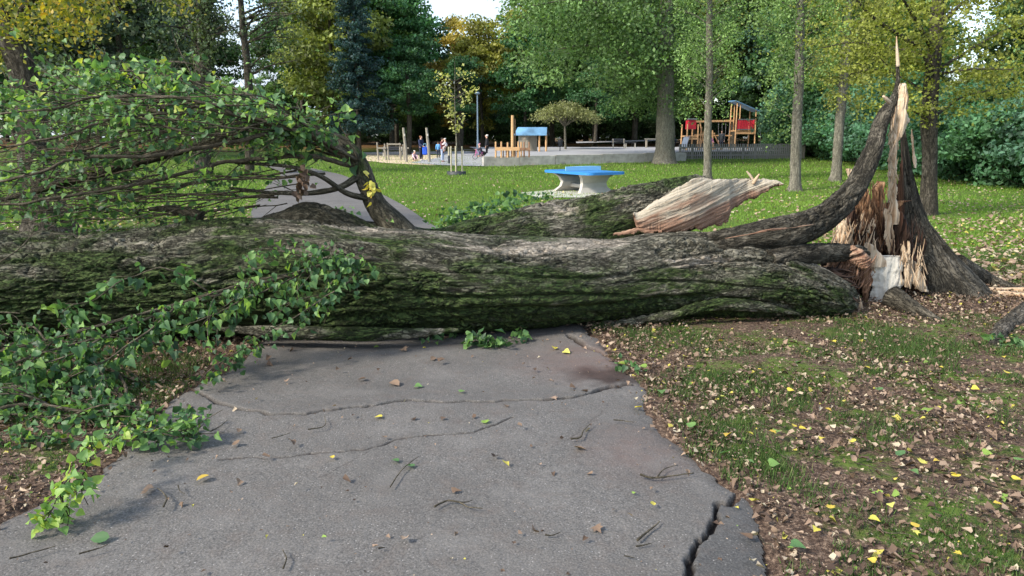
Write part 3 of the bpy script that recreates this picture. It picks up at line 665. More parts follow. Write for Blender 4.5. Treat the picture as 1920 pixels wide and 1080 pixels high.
def along(P, s):
    P = np.asarray(P); u = np.clip(s, 0, 1) * (len(P) - 1); i = np.clip(u.astype(int), 0, len(P) - 2); f = (u - i)[:, None]
    return P[i] * (1 - f) + P[i + 1] * f
class Twigs:
    def __init__(s, seed): s.t = Tubes(); s.L = []; s.D = []; s.S = []; s.rng = np.random.default_rng(seed)
    def branch(s, pts, r0, r1, nleaf=0, size=.08, spread=.12, nseg=None, sides=7, side_twigs=0, tw_len=.35, droop=.0, leafpow=1.0, s0=0.0):
        rng = s.rng; C = crom(np.asarray(pts, float), nseg or max(10, len(pts) * 6)); n = len(C); ln_ = np.linalg.norm(C[-1] - C[0]); so_ = rng.random() * 90; q_ = np.stack([np.linspace(0, ln_ * 3.2, n), np.full(n, so_), np.zeros(n)], 1); C = C + np.stack([fbm(q_, 5, 3, .6), fbm(q_ + 31, 6, 3, .6), fbm(q_ + 77, 7, 3, .6)], 1) * (.028 * min(1, ln_) * np.clip(np.arange(n) / 4, 0, 1))[:, None]
        s.t.add(C, np.linspace(r0, r1, n), n, sides, disp=(lambda bc, q, th: .12 * r0 * fbm(bc * 25, 4, 2)) if r0 > .012 else None)
        segs = [(C, nleaf)]
        T = np.gradient(C, axis=0); T /= np.linalg.norm(T, axis=1)[:, None] + 1e-9
        for k in range(side_twigs):
            i = int(n * (s0 + (1 - s0) * rng.random())) if n > 3 else 1; i = min(max(i, 1), n - 2)
            d = T[i] + rvec(rng, 1)[0] * .8; d /= np.linalg.norm(d); ln = tw_len * (.4 + .9 * rng.random())
            q = np.array([C[i], C[i] + d * ln * .5 + np.array([0, 0, -droop * ln * .1]), C[i] + d * ln + np.array([0, 0, -droop * ln * .5]) + rng.normal(size=3) * .03])
            c2 = crom(q, 8); s.t.add(c2, np.linspace(min(r1 * 1.2, .006), .0018, 8), 8, 4); segs.append((c2, max(2, int(nleaf * .35 / max(side_twigs, 1) + 5 * ln / .35)) if nleaf else 0))
        for Cc, m in segs:
            if not m: continue
            u = s0 + (1 - s0) * rng.random(m) ** leafpow if Cc is C else .2 + .8 * rng.random(m)
            p = along(Cc, u); off = rvec(rng, m) * (spread * rng.random(m) ** .7)[:, None] * (1 if Cc is C else .5)
            off[:, 2] -= droop * .03
            s.L.append(p + off); dd = off / (np.linalg.norm(off, axis=1)[:, None] + 1e-9) * .6 + rvec(rng, m) * .7 + np.array([0, 0, -.35 - droop * .5]); s.D.append(dd)
            s.S.append(size * (.45 + .75 * rng.random(m)))
    def build(s, parent, bark, leafmat, tname='twigs', lname='leaves', up=.6, rmax=.97):
        rng = s.rng; o = s.t.build(tname, bark, parent)
        if s.L:
            L_, D_, S_ = np.vstack(s.L), np.vstack(s.D), np.concatenate(s.S); k_ = fbm(L_ * np.array([3.5, 3.5, 7]), 41, 2) + .14 * (L_[:, 2] - 1.9) > -.02 - .25 * rng.random(len(L_)); L_, D_, S_ = L_[k_], D_[k_], S_[k_]; n = len(L_)
            L_[:, 2] = np.maximum(L_[:, 2], .02)
            Nn = rvec(rng, n) + np.array([-.1, -.45, up]); V, T, R = leaves(L_, S_, D_, Nn, 'poplar', .25, .6, np.clip(rng.random(n) ** .8 * rmax + .1 * (L_[:, 2] - 1.9), 0, 1), jit=.16)  # higher leaves take brighter colours: light on the crown's top put into the colour
            o2 = link(lname, mesh_np(lname, V, T, [leafmat], False, {'rnd': R}), parent)
        return o

# the big limb that rises from the trunk, bends over and trails to the left
limb_pts = px_path([(800, 500, 6.6), (745, 430, 6.7), (708, 388, 6.75), (690, 350, 6.75), (676, 312, 6.78), (650, 278, 6.8), (610, 255, 6.85), (555, 243, 6.9), (490, 246, 6.95), (420, 262, 6.95), (330, 285, 6.9), (230, 312, 6.9), (110, 345, 6.9), (-60, 392, 6.9), (-220, 430, 6.9)])
t = Tubes(); V = t.add(limb_pts, np.array([.18, .125, .095, .08, .074, .07, .064, .056, .05, .045, .04, .036, .032, .026, .02]), 260, 22, disp=bark_disp(.3, 91, .012))
limb = t.build('limb', M['limb'], tree); tag(limb, 'bent mossy limb carrying the leafy whips')
t = Tubes()
t.add(px_path([(672, 330, 6.72), (640, 350, 6.6), (590, 362, 6.55), (520, 362, 6.5), (430, 352, 6.45)]), np.array([.035, .028, .02, .015, .01]), 60, 9)
t.add(px_path([(690, 372, 6.7), (650, 362, 6.6), (600, 330, 6.5), (540, 312, 6.5), (440, 305, 6.5)]), np.array([.03, .025, .02, .017, .012]), 60, 9)
t.add(px_path([(400, 455, 6.6), (480, 432, 6.6), (540, 418, 6.6), (575, 410, 6.6), (620, 418, 6.6), (690, 440, 6.6), (740, 460, 6.6)]), np.array([.06, .1, .115, .13, .12, .1, .06]), 160, 60, disp=bark_disp(.8, 95, .03))
t.add(px_path([(375, 412, 6.9), (350, 400, 6.9), (320, 392, 6.9), (280, 392, 6.95)]), np.array([.09, .06, .04, .02]), 40, 14, disp=bark_disp(.2, 96, .01))
t.build('side_limb', M['limb'], limb)
tw = Twigs(77); rng = np.random.default_rng(99)
# hand-set whips first: the long bare arcs that read against the leaves
for pts, r in (([(668, 300, 6.7), (600, 262, 6.5), (480, 232, 6.3), (390, 196, 6.1), (290, 180, 6.0), (190, 182, 5.95), (100, 200, 5.9), (-60, 232, 5.9)], .016),
               ([(640, 280, 6.7), (560, 240, 6.4), (440, 214, 6.2), (330, 205, 6.1), (220, 222, 6.0), (110, 252, 5.95), (-60, 290, 5.9)], .015),
               ([(650, 285, 6.7), (570, 250, 6.5), (470, 256, 6.3), (380, 276, 6.2), (300, 292, 6.1), (150, 300, 6.0), (60, 325, 5.9), (-60, 345, 5.9)], .019),
               ([(680, 320, 6.8), (610, 298, 6.6), (520, 296, 6.5), (420, 305, 6.4), (330, 330, 6.3), (200, 355, 6.2), (60, 372, 6.1), (-60, 392, 6.0)], .02),
               ([(660, 290, 6.9), (560, 246, 6.9), (440, 190, 6.9), (340, 150, 6.9), (250, 138, 6.9), (150, 142, 6.9), (20, 170, 6.9)], .012),
               ([(640, 270, 7.0), (520, 210, 7.1), (400, 160, 7.2), (300, 140, 7.2), (180, 150, 7.2), (40, 190, 7.2)], .012)):
    tw.branch(px_path(pts), r * 1.15, r * .45, 40, .065, .13, 44, 8, side_twigs=10, tw_len=.45, s0=.15)
for k in range(46):
    x0 = rng.uniform(520, 690); base = limb_pts[4 + int(rng.random() * 4)] + rng.normal(size=3) * .03
    yend = rng.choice([rng.uniform(130, 260), rng.uniform(240, 420)]); Ye = rng.uniform(5.9, 8.2); xe = rng.uniform(-120, 260)
    lift = (yend - 250) * .5
    p0 = base; ctrl = [p0, at(560 - rng.random() * 30, 240 + lift * .3 + rng.normal() * 12, (6.8 + Ye) / 2), at(400 + rng.normal() * 20, 238 + lift * .75 + rng.normal() * 18 - 14, Ye), at(220, 245 + lift + rng.normal() * 16 - 14, Ye), at(min(xe, 130), yend, Ye)]
    r = rng.uniform(.006, .014)
    tw.branch(ctrl, r, r * .3, 64 if yend < 250 else 60, .058, .16, 30, 6, side_twigs=7, tw_len=.5, s0=.12)
# leafy fringe on top
for k in range(38):
    x = rng.uniform(0, 600); y = 205 - 75 * math.exp(-((x - 250) / 190) ** 2) + (x > 430) * (x - 430) * .25 + rng.normal() * 6; Y = rng.uniform(6.3, 7.3)
    tw.branch(px_path([(x + 70, y + 30, Y), (x + 30, y + 14, Y), (x, y, Y), (x - 40, y - 2, Y)]), .005, .002, 26, .07, .13, 10, 4, side_twigs=3, tw_len=.25)
# lower, darker tangle in front of the lawn
for k in range(20):
    y = rng.uniform(330, 412); Y = rng.uniform(6.6, 8.0); x0 = rng.uniform(380, 640); xe = rng.uniform(-120, 120)
    tw.branch(px_path([(x0, y - 10 - 20 * rng.random(), Y), ((x0 * 2 + xe) / 3, y - 4 + rng.normal() * 9, Y), ((x0 + 2 * xe) / 3, y + rng.normal() * 10, Y), (xe, y + 14 + rng.normal() * 14, Y)]), rng.uniform(.005, .013), .003, 9 if x0 > 500 else 18, .06, .12, 22, 5, side_twigs=6, tw_len=.4)
for k in range(26):
    y = rng.uniform(270, 412); Y = rng.uniform(6.3, 7.6); x0 = rng.uniform(140, 330)
    tw.branch(px_path([(x0, y - 14, Y), (x0 - 90, y, Y), (x0 - 200, y + 6 + rng.normal() * 9, Y), (-80, y + 18, Y)]), rng.uniform(.005, .012), .003, 22, .06, .15, 18, 5, side_twigs=6, tw_len=.4)
tw.branch(px_path([(672, 300, 6.7), (655, 262, 6.7), (640, 236, 6.68), (636, 212, 6.65)]), .008, .003, 34, .075, .16, 12, 5, side_twigs=3, tw_len=.2)
tw.branch(px_path([(690, 372, 6.6), (696, 358, 6.55), (690, 345, 6.5)]), .004, .002, 12, .06, .08, 8, 4)
tw.branch(px_path([(735, 412, 6.55), (722, 398, 6.5), (716, 388, 6.5)]), .004, .002, 12, .05, .06, 8, 4)
tw.build(limb, M['twig'], M['leaf_poplar'])
# dead brown cluster and yellow sprig on the limb
rng = np.random.default_rng(4); c = at(566, 344, 6.3); n = 40
Vv, Tt, Rr = leaves(c + rng.normal(size=(n, 3)) * .035 * np.array([1, 1, 1.8]), .06, rvec(rng, n), rvec(rng, n), 'maple', .4, .5, .1 + .3 * rng.random(n))
link('dead_leaves', mesh_np('dead_leaves', Vv, Tt, [M['leaf_litter']], False, {'rnd': Rr}), limb)
c = at(697, 352, 6.5); n = 14
Vv, Tt, Rr = leaves(c + rng.normal(size=(n, 3)) * .035 * np.array([1, 1, 1.6]), .06, rvec(rng, n), rvec(rng, n), 'poplar', .3, .2, rng.random(n))
link('yellow_leaves', mesh_np('yellow_leaves', Vv, Tt, [M['leaf_yellow']], False, {'rnd': Rr}), limb)

# ---------------------------------------------------------------- the leafy branch hanging in front of the trunk
br = empty('broken_branch', tuple(at(700, 487, 5.85)), 'leafy green branch hanging down across the front of the fallen trunk', 'branch')
loc0 = np.array(br.location)
def rel(P_, o): return np.asarray(P_) - o
t = Tubes()
t.add(rel(px_path([(712, 487, 5.9), (690, 485, 5.85), (655, 488, 5.8), (615, 497, 5.76), (560, 515, 5.7), (470, 531, 5.6), (380, 556, 5.45), (300, 580, 5.3), (200, 606, 5.1), (80, 640, 4.9), (-60, 672, 4.75)]), loc0), np.array([.006, .024, .021, .02, .019, .017, .015, .013, .011, .009, .007]), 160, 12, disp=lambda bc, s, th: .004 * fbm(bc * 22, 3, 3))
t.add(rel(px_path([(640, 492, 5.75), (560, 512, 5.66), (440, 545, 5.5), (330, 575, 5.3), (210, 625, 5.0), (60, 668, 4.75), (-60, 720, 4.6)]), loc0), np.array([.015, .013, .011, .01, .009, .008, .007]), 90, 9)
t.build('stem', M['twig'], br)
tw = Twigs(11)
def rb(pts): return rel(px_path(pts), loc0)
for pts, r, nl, sz in (([(690, 486, 5.8), (600, 500, 5.65), (470, 532, 5.5), (300, 580, 5.2), (100, 634, 4.85), (-40, 665, 4.7)], .006, 270, .058),
                       ([(620, 498, 5.7), (560, 480, 5.65), (500, 468, 5.6), (470, 478, 5.55)], .006, 40, .06),
                       ([(660, 480, 5.75), (600, 466, 5.7), (545, 466, 5.65)], .006, 60, .056),
                       ([(400, 552, 5.45), (300, 500, 5.4), (250, 515, 5.35), (170, 560, 5.2), (120, 590, 5.1)], .007, 46, .078),
                       ([(680, 490, 5.8), (640, 540, 5.6), (560, 590, 5.45), (480, 640, 5.25), (420, 680, 5.0), (375, 712, 4.85)], .006, 120, .056),
                       ([(560, 515, 5.6), (470, 560, 5.4), (380, 600, 5.2), (300, 625, 5.1)], .006, 70, .068),
                       ([(640, 500, 5.7), (610, 545, 5.6), (560, 560, 5.5), (500, 590, 5.4)], .005, 50, .06),
                       ([(330, 575, 5.25), (260, 640, 5.0), (170, 690, 4.8), (60, 740, 4.6), (-40, 770, 4.5)], .008, 130, .064),
                       ([(210, 620, 5.0), (150, 660, 4.8), (60, 690, 4.7), (-40, 705, 4.6)], .008, 100, .064),
                       ([(480, 530, 5.55), (430, 570, 5.4), (380, 610, 5.3)], .004, 36, .066),
                       ([(100, 640, 4.85), (40, 700, 4.65), (0, 760, 4.5)], .005, 50, .064),
                       ([(-60, 560, 5.4), (-10, 580, 5.3), (36, 585, 5.2)], .006, 4, .08),
                       ([(-60, 520, 5.2), (20, 480, 5.3), (60, 445, 5.4), (112, 420, 5.5)], .006, 0, .08)):
    tw.branch(rb(pts), r, .003, nl, sz, .13, 26, 6, side_twigs=max(2, nl // 14), tw_len=.22, droop=1.0)
L2 = [l.copy() for l in tw.L]
def build_rel(tw, parent, o, bark, lm, rmax=.97):
    rng = tw.rng; tw.t.build('twigs', bark, parent)
    L_, D_, S_ = np.vstack(tw.L), np.vstack(tw.D), np.concatenate(tw.S); n = len(L_)
    L_[:, 2] = np.maximum(L_[:, 2] + o[2], .03 + .04 * rng.random(n)) - o[2]
    Nn = rvec(rng, n) + np.array([-.1, -.7, .45]); V_, T_, R_ = leaves(L_, S_, D_, Nn, 'poplar', .25, .6, rng.random(n) * rmax, jit=.16)
    return link('leaves', mesh_np('leaves', V_, T_, [lm], False, {'rnd': R_}), parent)
build_rel(tw, br, loc0, M['twig'], M['leaf_poplar'], .93)

# dense heap of branches on the ground at the left
gb = empty('fallen_branch', tuple(gp(120, 760)), 'dark leafy branch heaped on the ground left of the path', 'branch'); lo = np.array(gb.location); tw = Twigs(21); rng = np.random.default_rng(12)
for k in range(46):
    x = rng.uniform(-120, 330); y = rng.uniform(650, 800); g_ = gp(x, y); hgt = rng.uniform(.02, .4) * (1 if x < 180 else .5) * np.clip((800 - y) / 120, .3, 1); a = g_ + np.array([0, 0, hgt])
    d = np.array([rng.uniform(-.7, -.3), rng.normal() * .3, rng.normal() * .12]); b_ = a + d * .9; b_[2] = max(b_[2], .05)
    tw.branch(rel([a, (a + b_) / 2 + [0, 0, .08], b_], lo), rng.uniform(.004, .012), .003, 22, .052, .16, 12, 5, side_twigs=6, tw_len=.25, droop=.6)
for pts in ([(165, 716), (205, 722), (232, 745), (236, 775), (232, 800)], [(60, 752), (110, 740), (160, 735), (190, 760)], [(-20, 800), (60, 790), (120, 795), (200, 800)]):
    q = [gp(*p) + np.array([0, 0, .1]) for p in pts]; tw.branch(rel(q, lo), .013, .008, 0, nseg=24, sides=8)
build_rel(tw, gb, lo, M['twig'], M['leaf_poplar'], .8)
gc = empty('leafy_branch', tuple(gp(250, 850)), 'bright green leafy branch lying over the left edge of the path', 'branch'); lo = np.array(gc.location); tw = Twigs(23)
for pts, nl in (([(-60, 800), (60, 800), (170, 805), (270, 815), (355, 835)], 150), ([(-60, 850), (40, 840), (130, 835), (230, 838), (330, 850), (372, 830)], 150), ([(0, 770), (100, 775), (200, 790), (290, 800)], 110), ([(200, 850), (280, 845), (350, 815), (350, 800)], 40), ([(190, 790), (215, 790), (225, 772)], 24)):
    q = [gp(*p) + np.array([0, 0, .05 + .05 * rng.random()]) for p in pts]; tw.branch(rel(q, lo), .006, .003, nl, .052, .1, 22, 6, side_twigs=nl // 10, tw_len=.2)
build_rel(tw, gc, lo, M['twig'], M['leaf_poplar'], .96)
gd = empty('leafy_twig', tuple(gp(120, 930)), 'yellow-green leafy branch tip drooping onto the asphalt at the lower left', 'branch'); lo = np.array(gd.location); tw = Twigs(25)
def lift(px, py, h):
    """the point h metres up that is seen at this place"""
    d = ray(px, py); t_ = (CAMH - h) / -d[2]; return np.array([d[0] * t_, d[1] * t_, h])
for pts, nl in (([(230, 800, .2), (190, 840, .24), (150, 880, .24), (110, 920, .2), (90, 960, .12), (75, 990, .05)], 62), ([(170, 860, .24), (150, 900, .2), (140, 930, .15)], 16), ([(110, 920, .2), (120, 950, .12), (128, 968, .06)], 8)):
    tw.branch(rel([lift(*p) for p in pts], lo), .005, .002, int(nl * 1.2), .05, .08, 20, 5, side_twigs=5, tw_len=.12)
rr = tw.rng; tw.t.build('twigs', M['twig'], gd)
L_, D_, S_ = np.vstack(tw.L), np.vstack(tw.D), np.concatenate(tw.S); n = len(L_); L_[:, 2] = np.maximum(L_[:, 2] + lo[2], .02) - lo[2]
Vv, Tt, Rr = leaves(L_, S_, D_, rvec(rr, n) + np.array([-.3, -.4, .9]), 'poplar', .25, .3, .72 + .27 * rr.random(n))
link('leaves', mesh_np('leaves', Vv, Tt, [M['leaf_poplar']], False, {'rnd': Rr}), gd)
# leaf tufts along the foot of the log
def tuft(name, label, pts, nl, size, seed, hz=.05, grp=None, rmax=.85, spread=.1):
    q = [p if len(p) == 3 else gp(*p) for p in pts]; q = np.array([lift(*p) if len(p) == 3 else np.array(gp(*p)) + [0, 0, hz] for p in pts])
    e = empty(name, tuple(q[0] * [1, 1, 0]), label, 'branch', grp); o_ = np.array(e.location); tw_ = Twigs(seed); tw_.branch(rel(q, o_), .005, .002, nl, size, spread, 16, 5, side_twigs=max(2, nl // 12), tw_len=.16); build_rel(tw_, e, o_, M['twig'], M['leaf_poplar'], rmax); return e
tuft('leafy_twig', 'small leafy sprig on the asphalt under the middle of the trunk', [(870, 655), (905, 650), (940, 652), (985, 640)], 60, .07, 31)
tuft('leafy_twig', 'tiny leafy sprig against the foot of the trunk above the dark path', [(790, 645), (810, 640), (830, 642)], 20, .06, 32)
tuft('leafy_branch', 'leafy green branch standing up behind the trunk in front of the table tennis table', [(820, 425, .25), (860, 408, .4), (900, 392, .5), (950, 380, .55), (1000, 372, .5)], 190, .11, 33, spread=.28)
tuft('leafy_branch', 'low leafy branch lying on the grass just behind the trunk', [(900, 385, .1), (980, 374, .1), (1030, 368, .1)], 70, .1, 34, spread=.2)
tuft('leafy_twig', 'single pale green sprig on the litter where the path edge meets the trunk', [(1155, 692), (1175, 698), (1190, 702)], 12, .07, 35, rmax=.98)
tuft('leafy_twig', 'small leafy sprig on the grass behind the trunk beside the limb', [(600, 398, .5), (640, 396, .5), (670, 400, .5)], 26, .09, 36)
tuft('leafy_twig', 'yellowish leafy sprig on the soil at the far right near a root', [(1865, 652), (1890, 650), (1915, 656)], 14, .08, 37, rmax=.99)

# ---------------------------------------------------------------- the stump
stump = empty('tree_stump', (float(STUMP[0]), float(STUMP[1]), 0), 'tall splintered stump with a pale spire of torn wood', 'tree stump')
so2 = np.array([STUMP[0], STUMP[1], 0])
def shell():
    nth, nz_ = 420, 260; th = np.linspace(-pi, pi, nth, endpoint=False)
    # height of the torn rim round the stump (th = 0 to the right, -90 deg towards the camera)
    key = np.radians([-180, -150, -128, -112, -96, -88, -82, -76, -68, -30, 0, 25, 45, 60, 80, 95, 120, 150, 180])
    hh = np.interp(th, key, [.3, .18, .12, .16, .2, .3, 1.2, 1.75, 1.9, 1.8, 1.6, 1.5, 1.3, 1.1, .9, .8, .85, .6, .3])
    hh = hh * (1 + .05 * vn(np.stack([th * 9, th * 0, th * 0], 1), 3)) + .09 * np.abs(vn(np.stack([th * 40, th * 0, th * 0], 1), 4))
    zk = [0, .12, .33, .5, .69, .85, 1.1, 1.4, 1.8, 2.1]
    pr = lambda z, v: np.interp(z, zk, v)
    cx = np.array([-.06, 0.1]); V = []; B = []
    for k, inner in enumerate((0, 1)):
        u = np.linspace(0, 1, nz_)[None] ** 1.0; z = hh[:, None] * u
        wr = np.clip(np.cos(th), 0, 1)[:, None] ** 1.3; wl = np.clip(-np.cos(th), 0, 1)[:, None]; wf = 1 - wr - wl * .8
        r = wr * pr(z, [1.25, 1.1, .89, .71, .54, .4, .3, .2, .11, .08]) + wl * .8 * pr(z, [.66, .6, .52, .48, .46, .45, .44, .43, .4, .4]) + wf * pr(z, [.52, .45, .38, .35, .33, .3, .26, .2, .12, .08])
        TH = th[:, None] + 0 * z; bc = np.stack([z + 5, np.cos(TH) * .45, np.sin(TH) * .45], -1).reshape(-1, 3)
        flute = .06 * fbm(np.stack([np.cos(TH).ravel() * 2.4, np.sin(TH).ravel() * 2.4, z.ravel() * .4], 1), 15, 3).reshape(z.shape) * np.exp(-z / .7)
        if not inner: r = r + flute + bark_disp(.75, 101, .02)(bc, None, None).reshape(z.shape)
        else: r = np.maximum(r + flute - .085 * (1 - .55 * u) + .015 * fbm(bc * np.array([2, 26, 26]), 16, 3).reshape(z.shape), .03)
        V.append(np.stack([cx[0] * z + r * np.cos(TH), cx[1] + r * np.sin(TH) * .85, z - .05 * (1 - u)], -1).reshape(-1, 3)); B.append(bc)
    i = np.arange(nth)[:, None] * nz_; i2 = (np.arange(nth)[:, None] + 1) % nth * nz_; j = np.arange(nz_ - 1)[None]
    Qo = np.stack([i + j, i2 + j, i2 + j + 1, i + j + 1], -1).reshape(-1, 4); n0 = nth * nz_
    Qi = Qo[:, ::-1] + n0
    e = np.arange(nth) * nz_ + nz_ - 1; e2 = np.roll(e, -1); Qr = np.stack([e, e2, e2 + n0, e + n0], -1)
    Q = np.vstack([Qo, Qi, Qr]); mi = np.concatenate([np.zeros(len(Qo)), np.ones(len(Qi)), np.full(len(Qr), 2)])
    return mesh_np('bark_shell', np.vstack(V), Q, [M['stump_bark'], M['wood_dark'], M['wood_dark']], True, {'bc': np.vstack(B), 'moss': np.vstack(V)[:, 2] * 0 - .15}, mi)
link('bark_shell', shell(), stump)
def slab(poly, Y, th, mat, name, seed=0, tilt=0.0, label=None, sm=.016, nn=60, sx=3, sy=26, jg_=2.6):
    """a torn plank of wood: poly = (y, x_left, x_right) rows of the photograph from the bottom up"""
    rows = sorted(poly, key=lambda r: -r[0]); ys_ = np.array([r[0] for r in rows]); n = nn
    yy = np.linspace(ys_[0], ys_[-1], n); xl = np.interp(-yy, -ys_, [r[1] for r in rows]); xr = np.interp(-yy, -ys_, [r[2] for r in rows]); m = 34
    V, B, U_ = [], [], []
    for side in (0, 1):
        for a in range(n):
            jg = jg_ * fbm(np.array([[yy[a] * .07, seed, 1.], [yy[a] * .07, seed, 7.]]), seed, 4, .6) * min(1, (xr[a] - xl[a]) / 10)
            for b in range(m):
                u = b / (m - 1); c = at(xl[a] + jg[0] + (xr[a] + jg[1] - xl[a] - jg[0]) * u, yy[a], Y + tilt * a / n)
                V.append(c); B.append((c[2], c[0], side * .1)); U_.append(1 - u)
    V, B = np.array(V), np.array(B); k = n * m; uu = np.tile(np.linspace(0, 1, m), n)
    prof = np.sqrt(np.clip(1 - (2 * uu - 1) ** 2, .0, 1)); nf = fbm(np.stack([V[:k, 2] * sx, V[:k, 0] * sy, V[:k, 0] * 0 + seed], 1), seed, 4, .6)
    V[:k, 1] += -th * prof * .5 - sm * nf; V[k:, 1] += th * prof * .5 + .001
    V -= so2
    i = np.arange(n - 1)[:, None] * m; j = np.arange(m - 1)[None]
    Q1 = np.stack([i + j, i + j + 1, i + m + j + 1, i + m + j], -1).reshape(-1, 4); Q2 = Q1[:, ::-1] + k
    ring = np.concatenate([np.arange(m), np.arange(1, n) * m + m - 1, (n - 1) * m + np.arange(m - 2, -1, -1), np.arange(n - 2, 0, -1) * m])
    Qs = np.stack([ring, np.roll(ring, -1), np.roll(ring, -1) + k, ring + k], 1)
    o = link(name, mesh_np(name, V, np.vstack([Q1, Q2, Qs]), [mat], True, {'bc': B, 'rnd': np.array(U_)}), stump)
    if label: o['label'] = label
    return o
slab([(570, 1626, 1686), (540, 1629, 1690), (500, 1632, 1692), (488, 1634, 1690), (480, 1640, 1686)], 7.82, .1, M['wood_white'], 'bare_wood', 1, label='whitish slab of bare wood at the front of the stump', sx=6, sy=30, sm=.014, jg_=6)
slab([(500, 1632, 1668), (478, 1624, 1652), (462, 1618, 1640), (456, 1620, 1630)], 7.78, .06, M['wood_pale'], 'splinter', 2)
slab([(566, 1616, 1628), (520, 1616, 1636), (480, 1620, 1634), (468, 1622, 1628)], 7.8, .05, M['wood_rot'], 'splinter', 3)
slab([(546, 1724, 1738), (520, 1700, 1734), (495, 1690, 1722), (480, 1686, 1704), (458, 1688, 1692)], 7.85, .06, M['wood_pale'], 'splinter', 4)
slab([(538, 1696, 1702), (512, 1692, 1706), (490, 1694, 1708), (470, 1702, 1708), (452, 1702, 1704)], 7.8, .04, M['wood_pale'], 'splinter', 5)
slab([(490, 1664, 1682), (450, 1660, 1678), (420, 1658, 1672), (400, 1657, 1667), (391, 1658, 1662)], 7.95, .05, M['wood_pale'], 'splinter', 6)
slab([(462, 1606, 1632), (430, 1604, 1634), (390, 1604, 1636), (365, 1606, 1630), (346, 1612, 1624)], 8.2, .16, M['wood_rot'], 'rotten_heart', 7, sm=.03, nn=90, label='orange stringy rotten wood in the hollow')
slab([(458, 1628, 1656), (420, 1630, 1660), (380, 1632, 1658), (350, 1640, 1656), (340, 1646, 1654)], 8.3, .15, M['wood_rot'], 'rotten_heart', 8, sm=.03, nn=90, label='taller column of stringy rotten wood')
slab([(545, 1690, 1742), (500, 1680, 1724), (450, 1672, 1712), (410, 1672, 1696), (392, 1672, 1684)], 8.0, .12, M['wood_dark'], 'dark_heart', 9, sm=.04, nn=90)
slab([(400, 1660, 1676), (380, 1664, 1690), (376, 1690, 1710)], 7.98, .03, M['wood_rot'], 'splinter', 17)
slab([(425, 1684, 1690), (405, 1682, 1688), (392, 1680, 1684)], 7.95, .02, M['wood_pale'], 'splinter', 18)
slab([(480, 1556, 1580), (455, 1562, 1590), (430, 1570, 1590), (412, 1574, 1582)], 8.0, .12, M['wood_pale'], 'splinter', 10, sm=.03)
slab([(520, 1532, 1600), (505, 1538, 1606), (488, 1546, 1600)], 7.75, .12, M['wood_red'], 'splinter', 11, sm=.03)
slab([(560, 1560, 1624), (520, 1570, 1628), (490, 1580, 1622)], 8.0, .1, M['wood_dark'], 'dark_heart', 12, sm=.03)
slab([(460, 1576, 1606), (430, 1582, 1606), (400, 1590, 1606), (380, 1596, 1604)], 8.1, .14, M['wood_dark'], 'dark_heart', 13, sm=.03)
slab([(420, 1664, 1680), (380, 1666, 1680), (337, 1668, 1678), (300, 1669, 1679), (268, 1670, 1684), (245, 1671, 1696), (222, 1672, 1702), (212, 1673, 1702), (206, 1674, 1697), (190, 1678, 1698), (165, 1686, 1698), (156, 1690, 1693)], 8.0, .12, M['wood_pale'], 'spire', 14, sm=.022, nn=190, label='tall pale spire of torn wood')
slab([(205, 1698, 1703), (190, 1697, 1703), (170, 1696, 1701), (158, 1696, 1698)], 7.98, .03, M['wood_pale'], 'splinter', 15)
slab([(315, 1713, 1716), (300, 1711, 1717), (290, 1710, 1714), (262, 1708, 1712), (242, 1709, 1710)], 8.3, .02, M['wood_pale'], 'splinter', 16)
slab([(350, 1600, 1612), (335, 1592, 1606), (316, 1586, 1594)], 8.5, .05, M['wood_pale'], 'splinter', 19)
t = Tubes()
def rs(pts): return rel(px_path(pts), so2)
t.add(rs([(1575, 520, 7.6), (1592, 535, 7.55), (1606, 555, 7.5), (1612, 580, 7.5)]), np.array([.015, .025, .03, .02]), 40, 12, disp=jag)
t.add(rs([(1545, 595, 7.35), (1580, 592, 7.3), (1625, 597, 7.25)]), np.array([.02, .02, .012]), 30, 10, disp=jag)
t.add(rs([(1550, 578, 7.4), (1568, 580, 7.36), (1585, 584, 7.35)]), np.array([.02, .03, .012]), 20, 10, disp=jag)
t.build('torn_root', M['wood_pale'], stump)
t = Tubes()
t.add(rel([at(1790, 500, 8.6), at(1850, 528, 8.75), gp(1900, 545) + [0, 0, .02], gp(1990, 560) + [0, 0, 0]], so2), np.array([.16, .1, .06, .04]), 80, 30, disp=bark_disp(.5, 110, .02))
t.build('root', M['stump_bark'], stump); t = Tubes()
t.add(rel([gp(1700, 590) + [0, .3, .12], gp(1740, 600) + [0, 0, .02], gp(1790, 612) - [0, 0, .04]], so2), np.array([.12, .06, .03]), 60, 30, disp=bark_disp(.5, 111, .02))
t.build('root', M['stump_bark'], stump)
rng = np.random.default_rng(55)
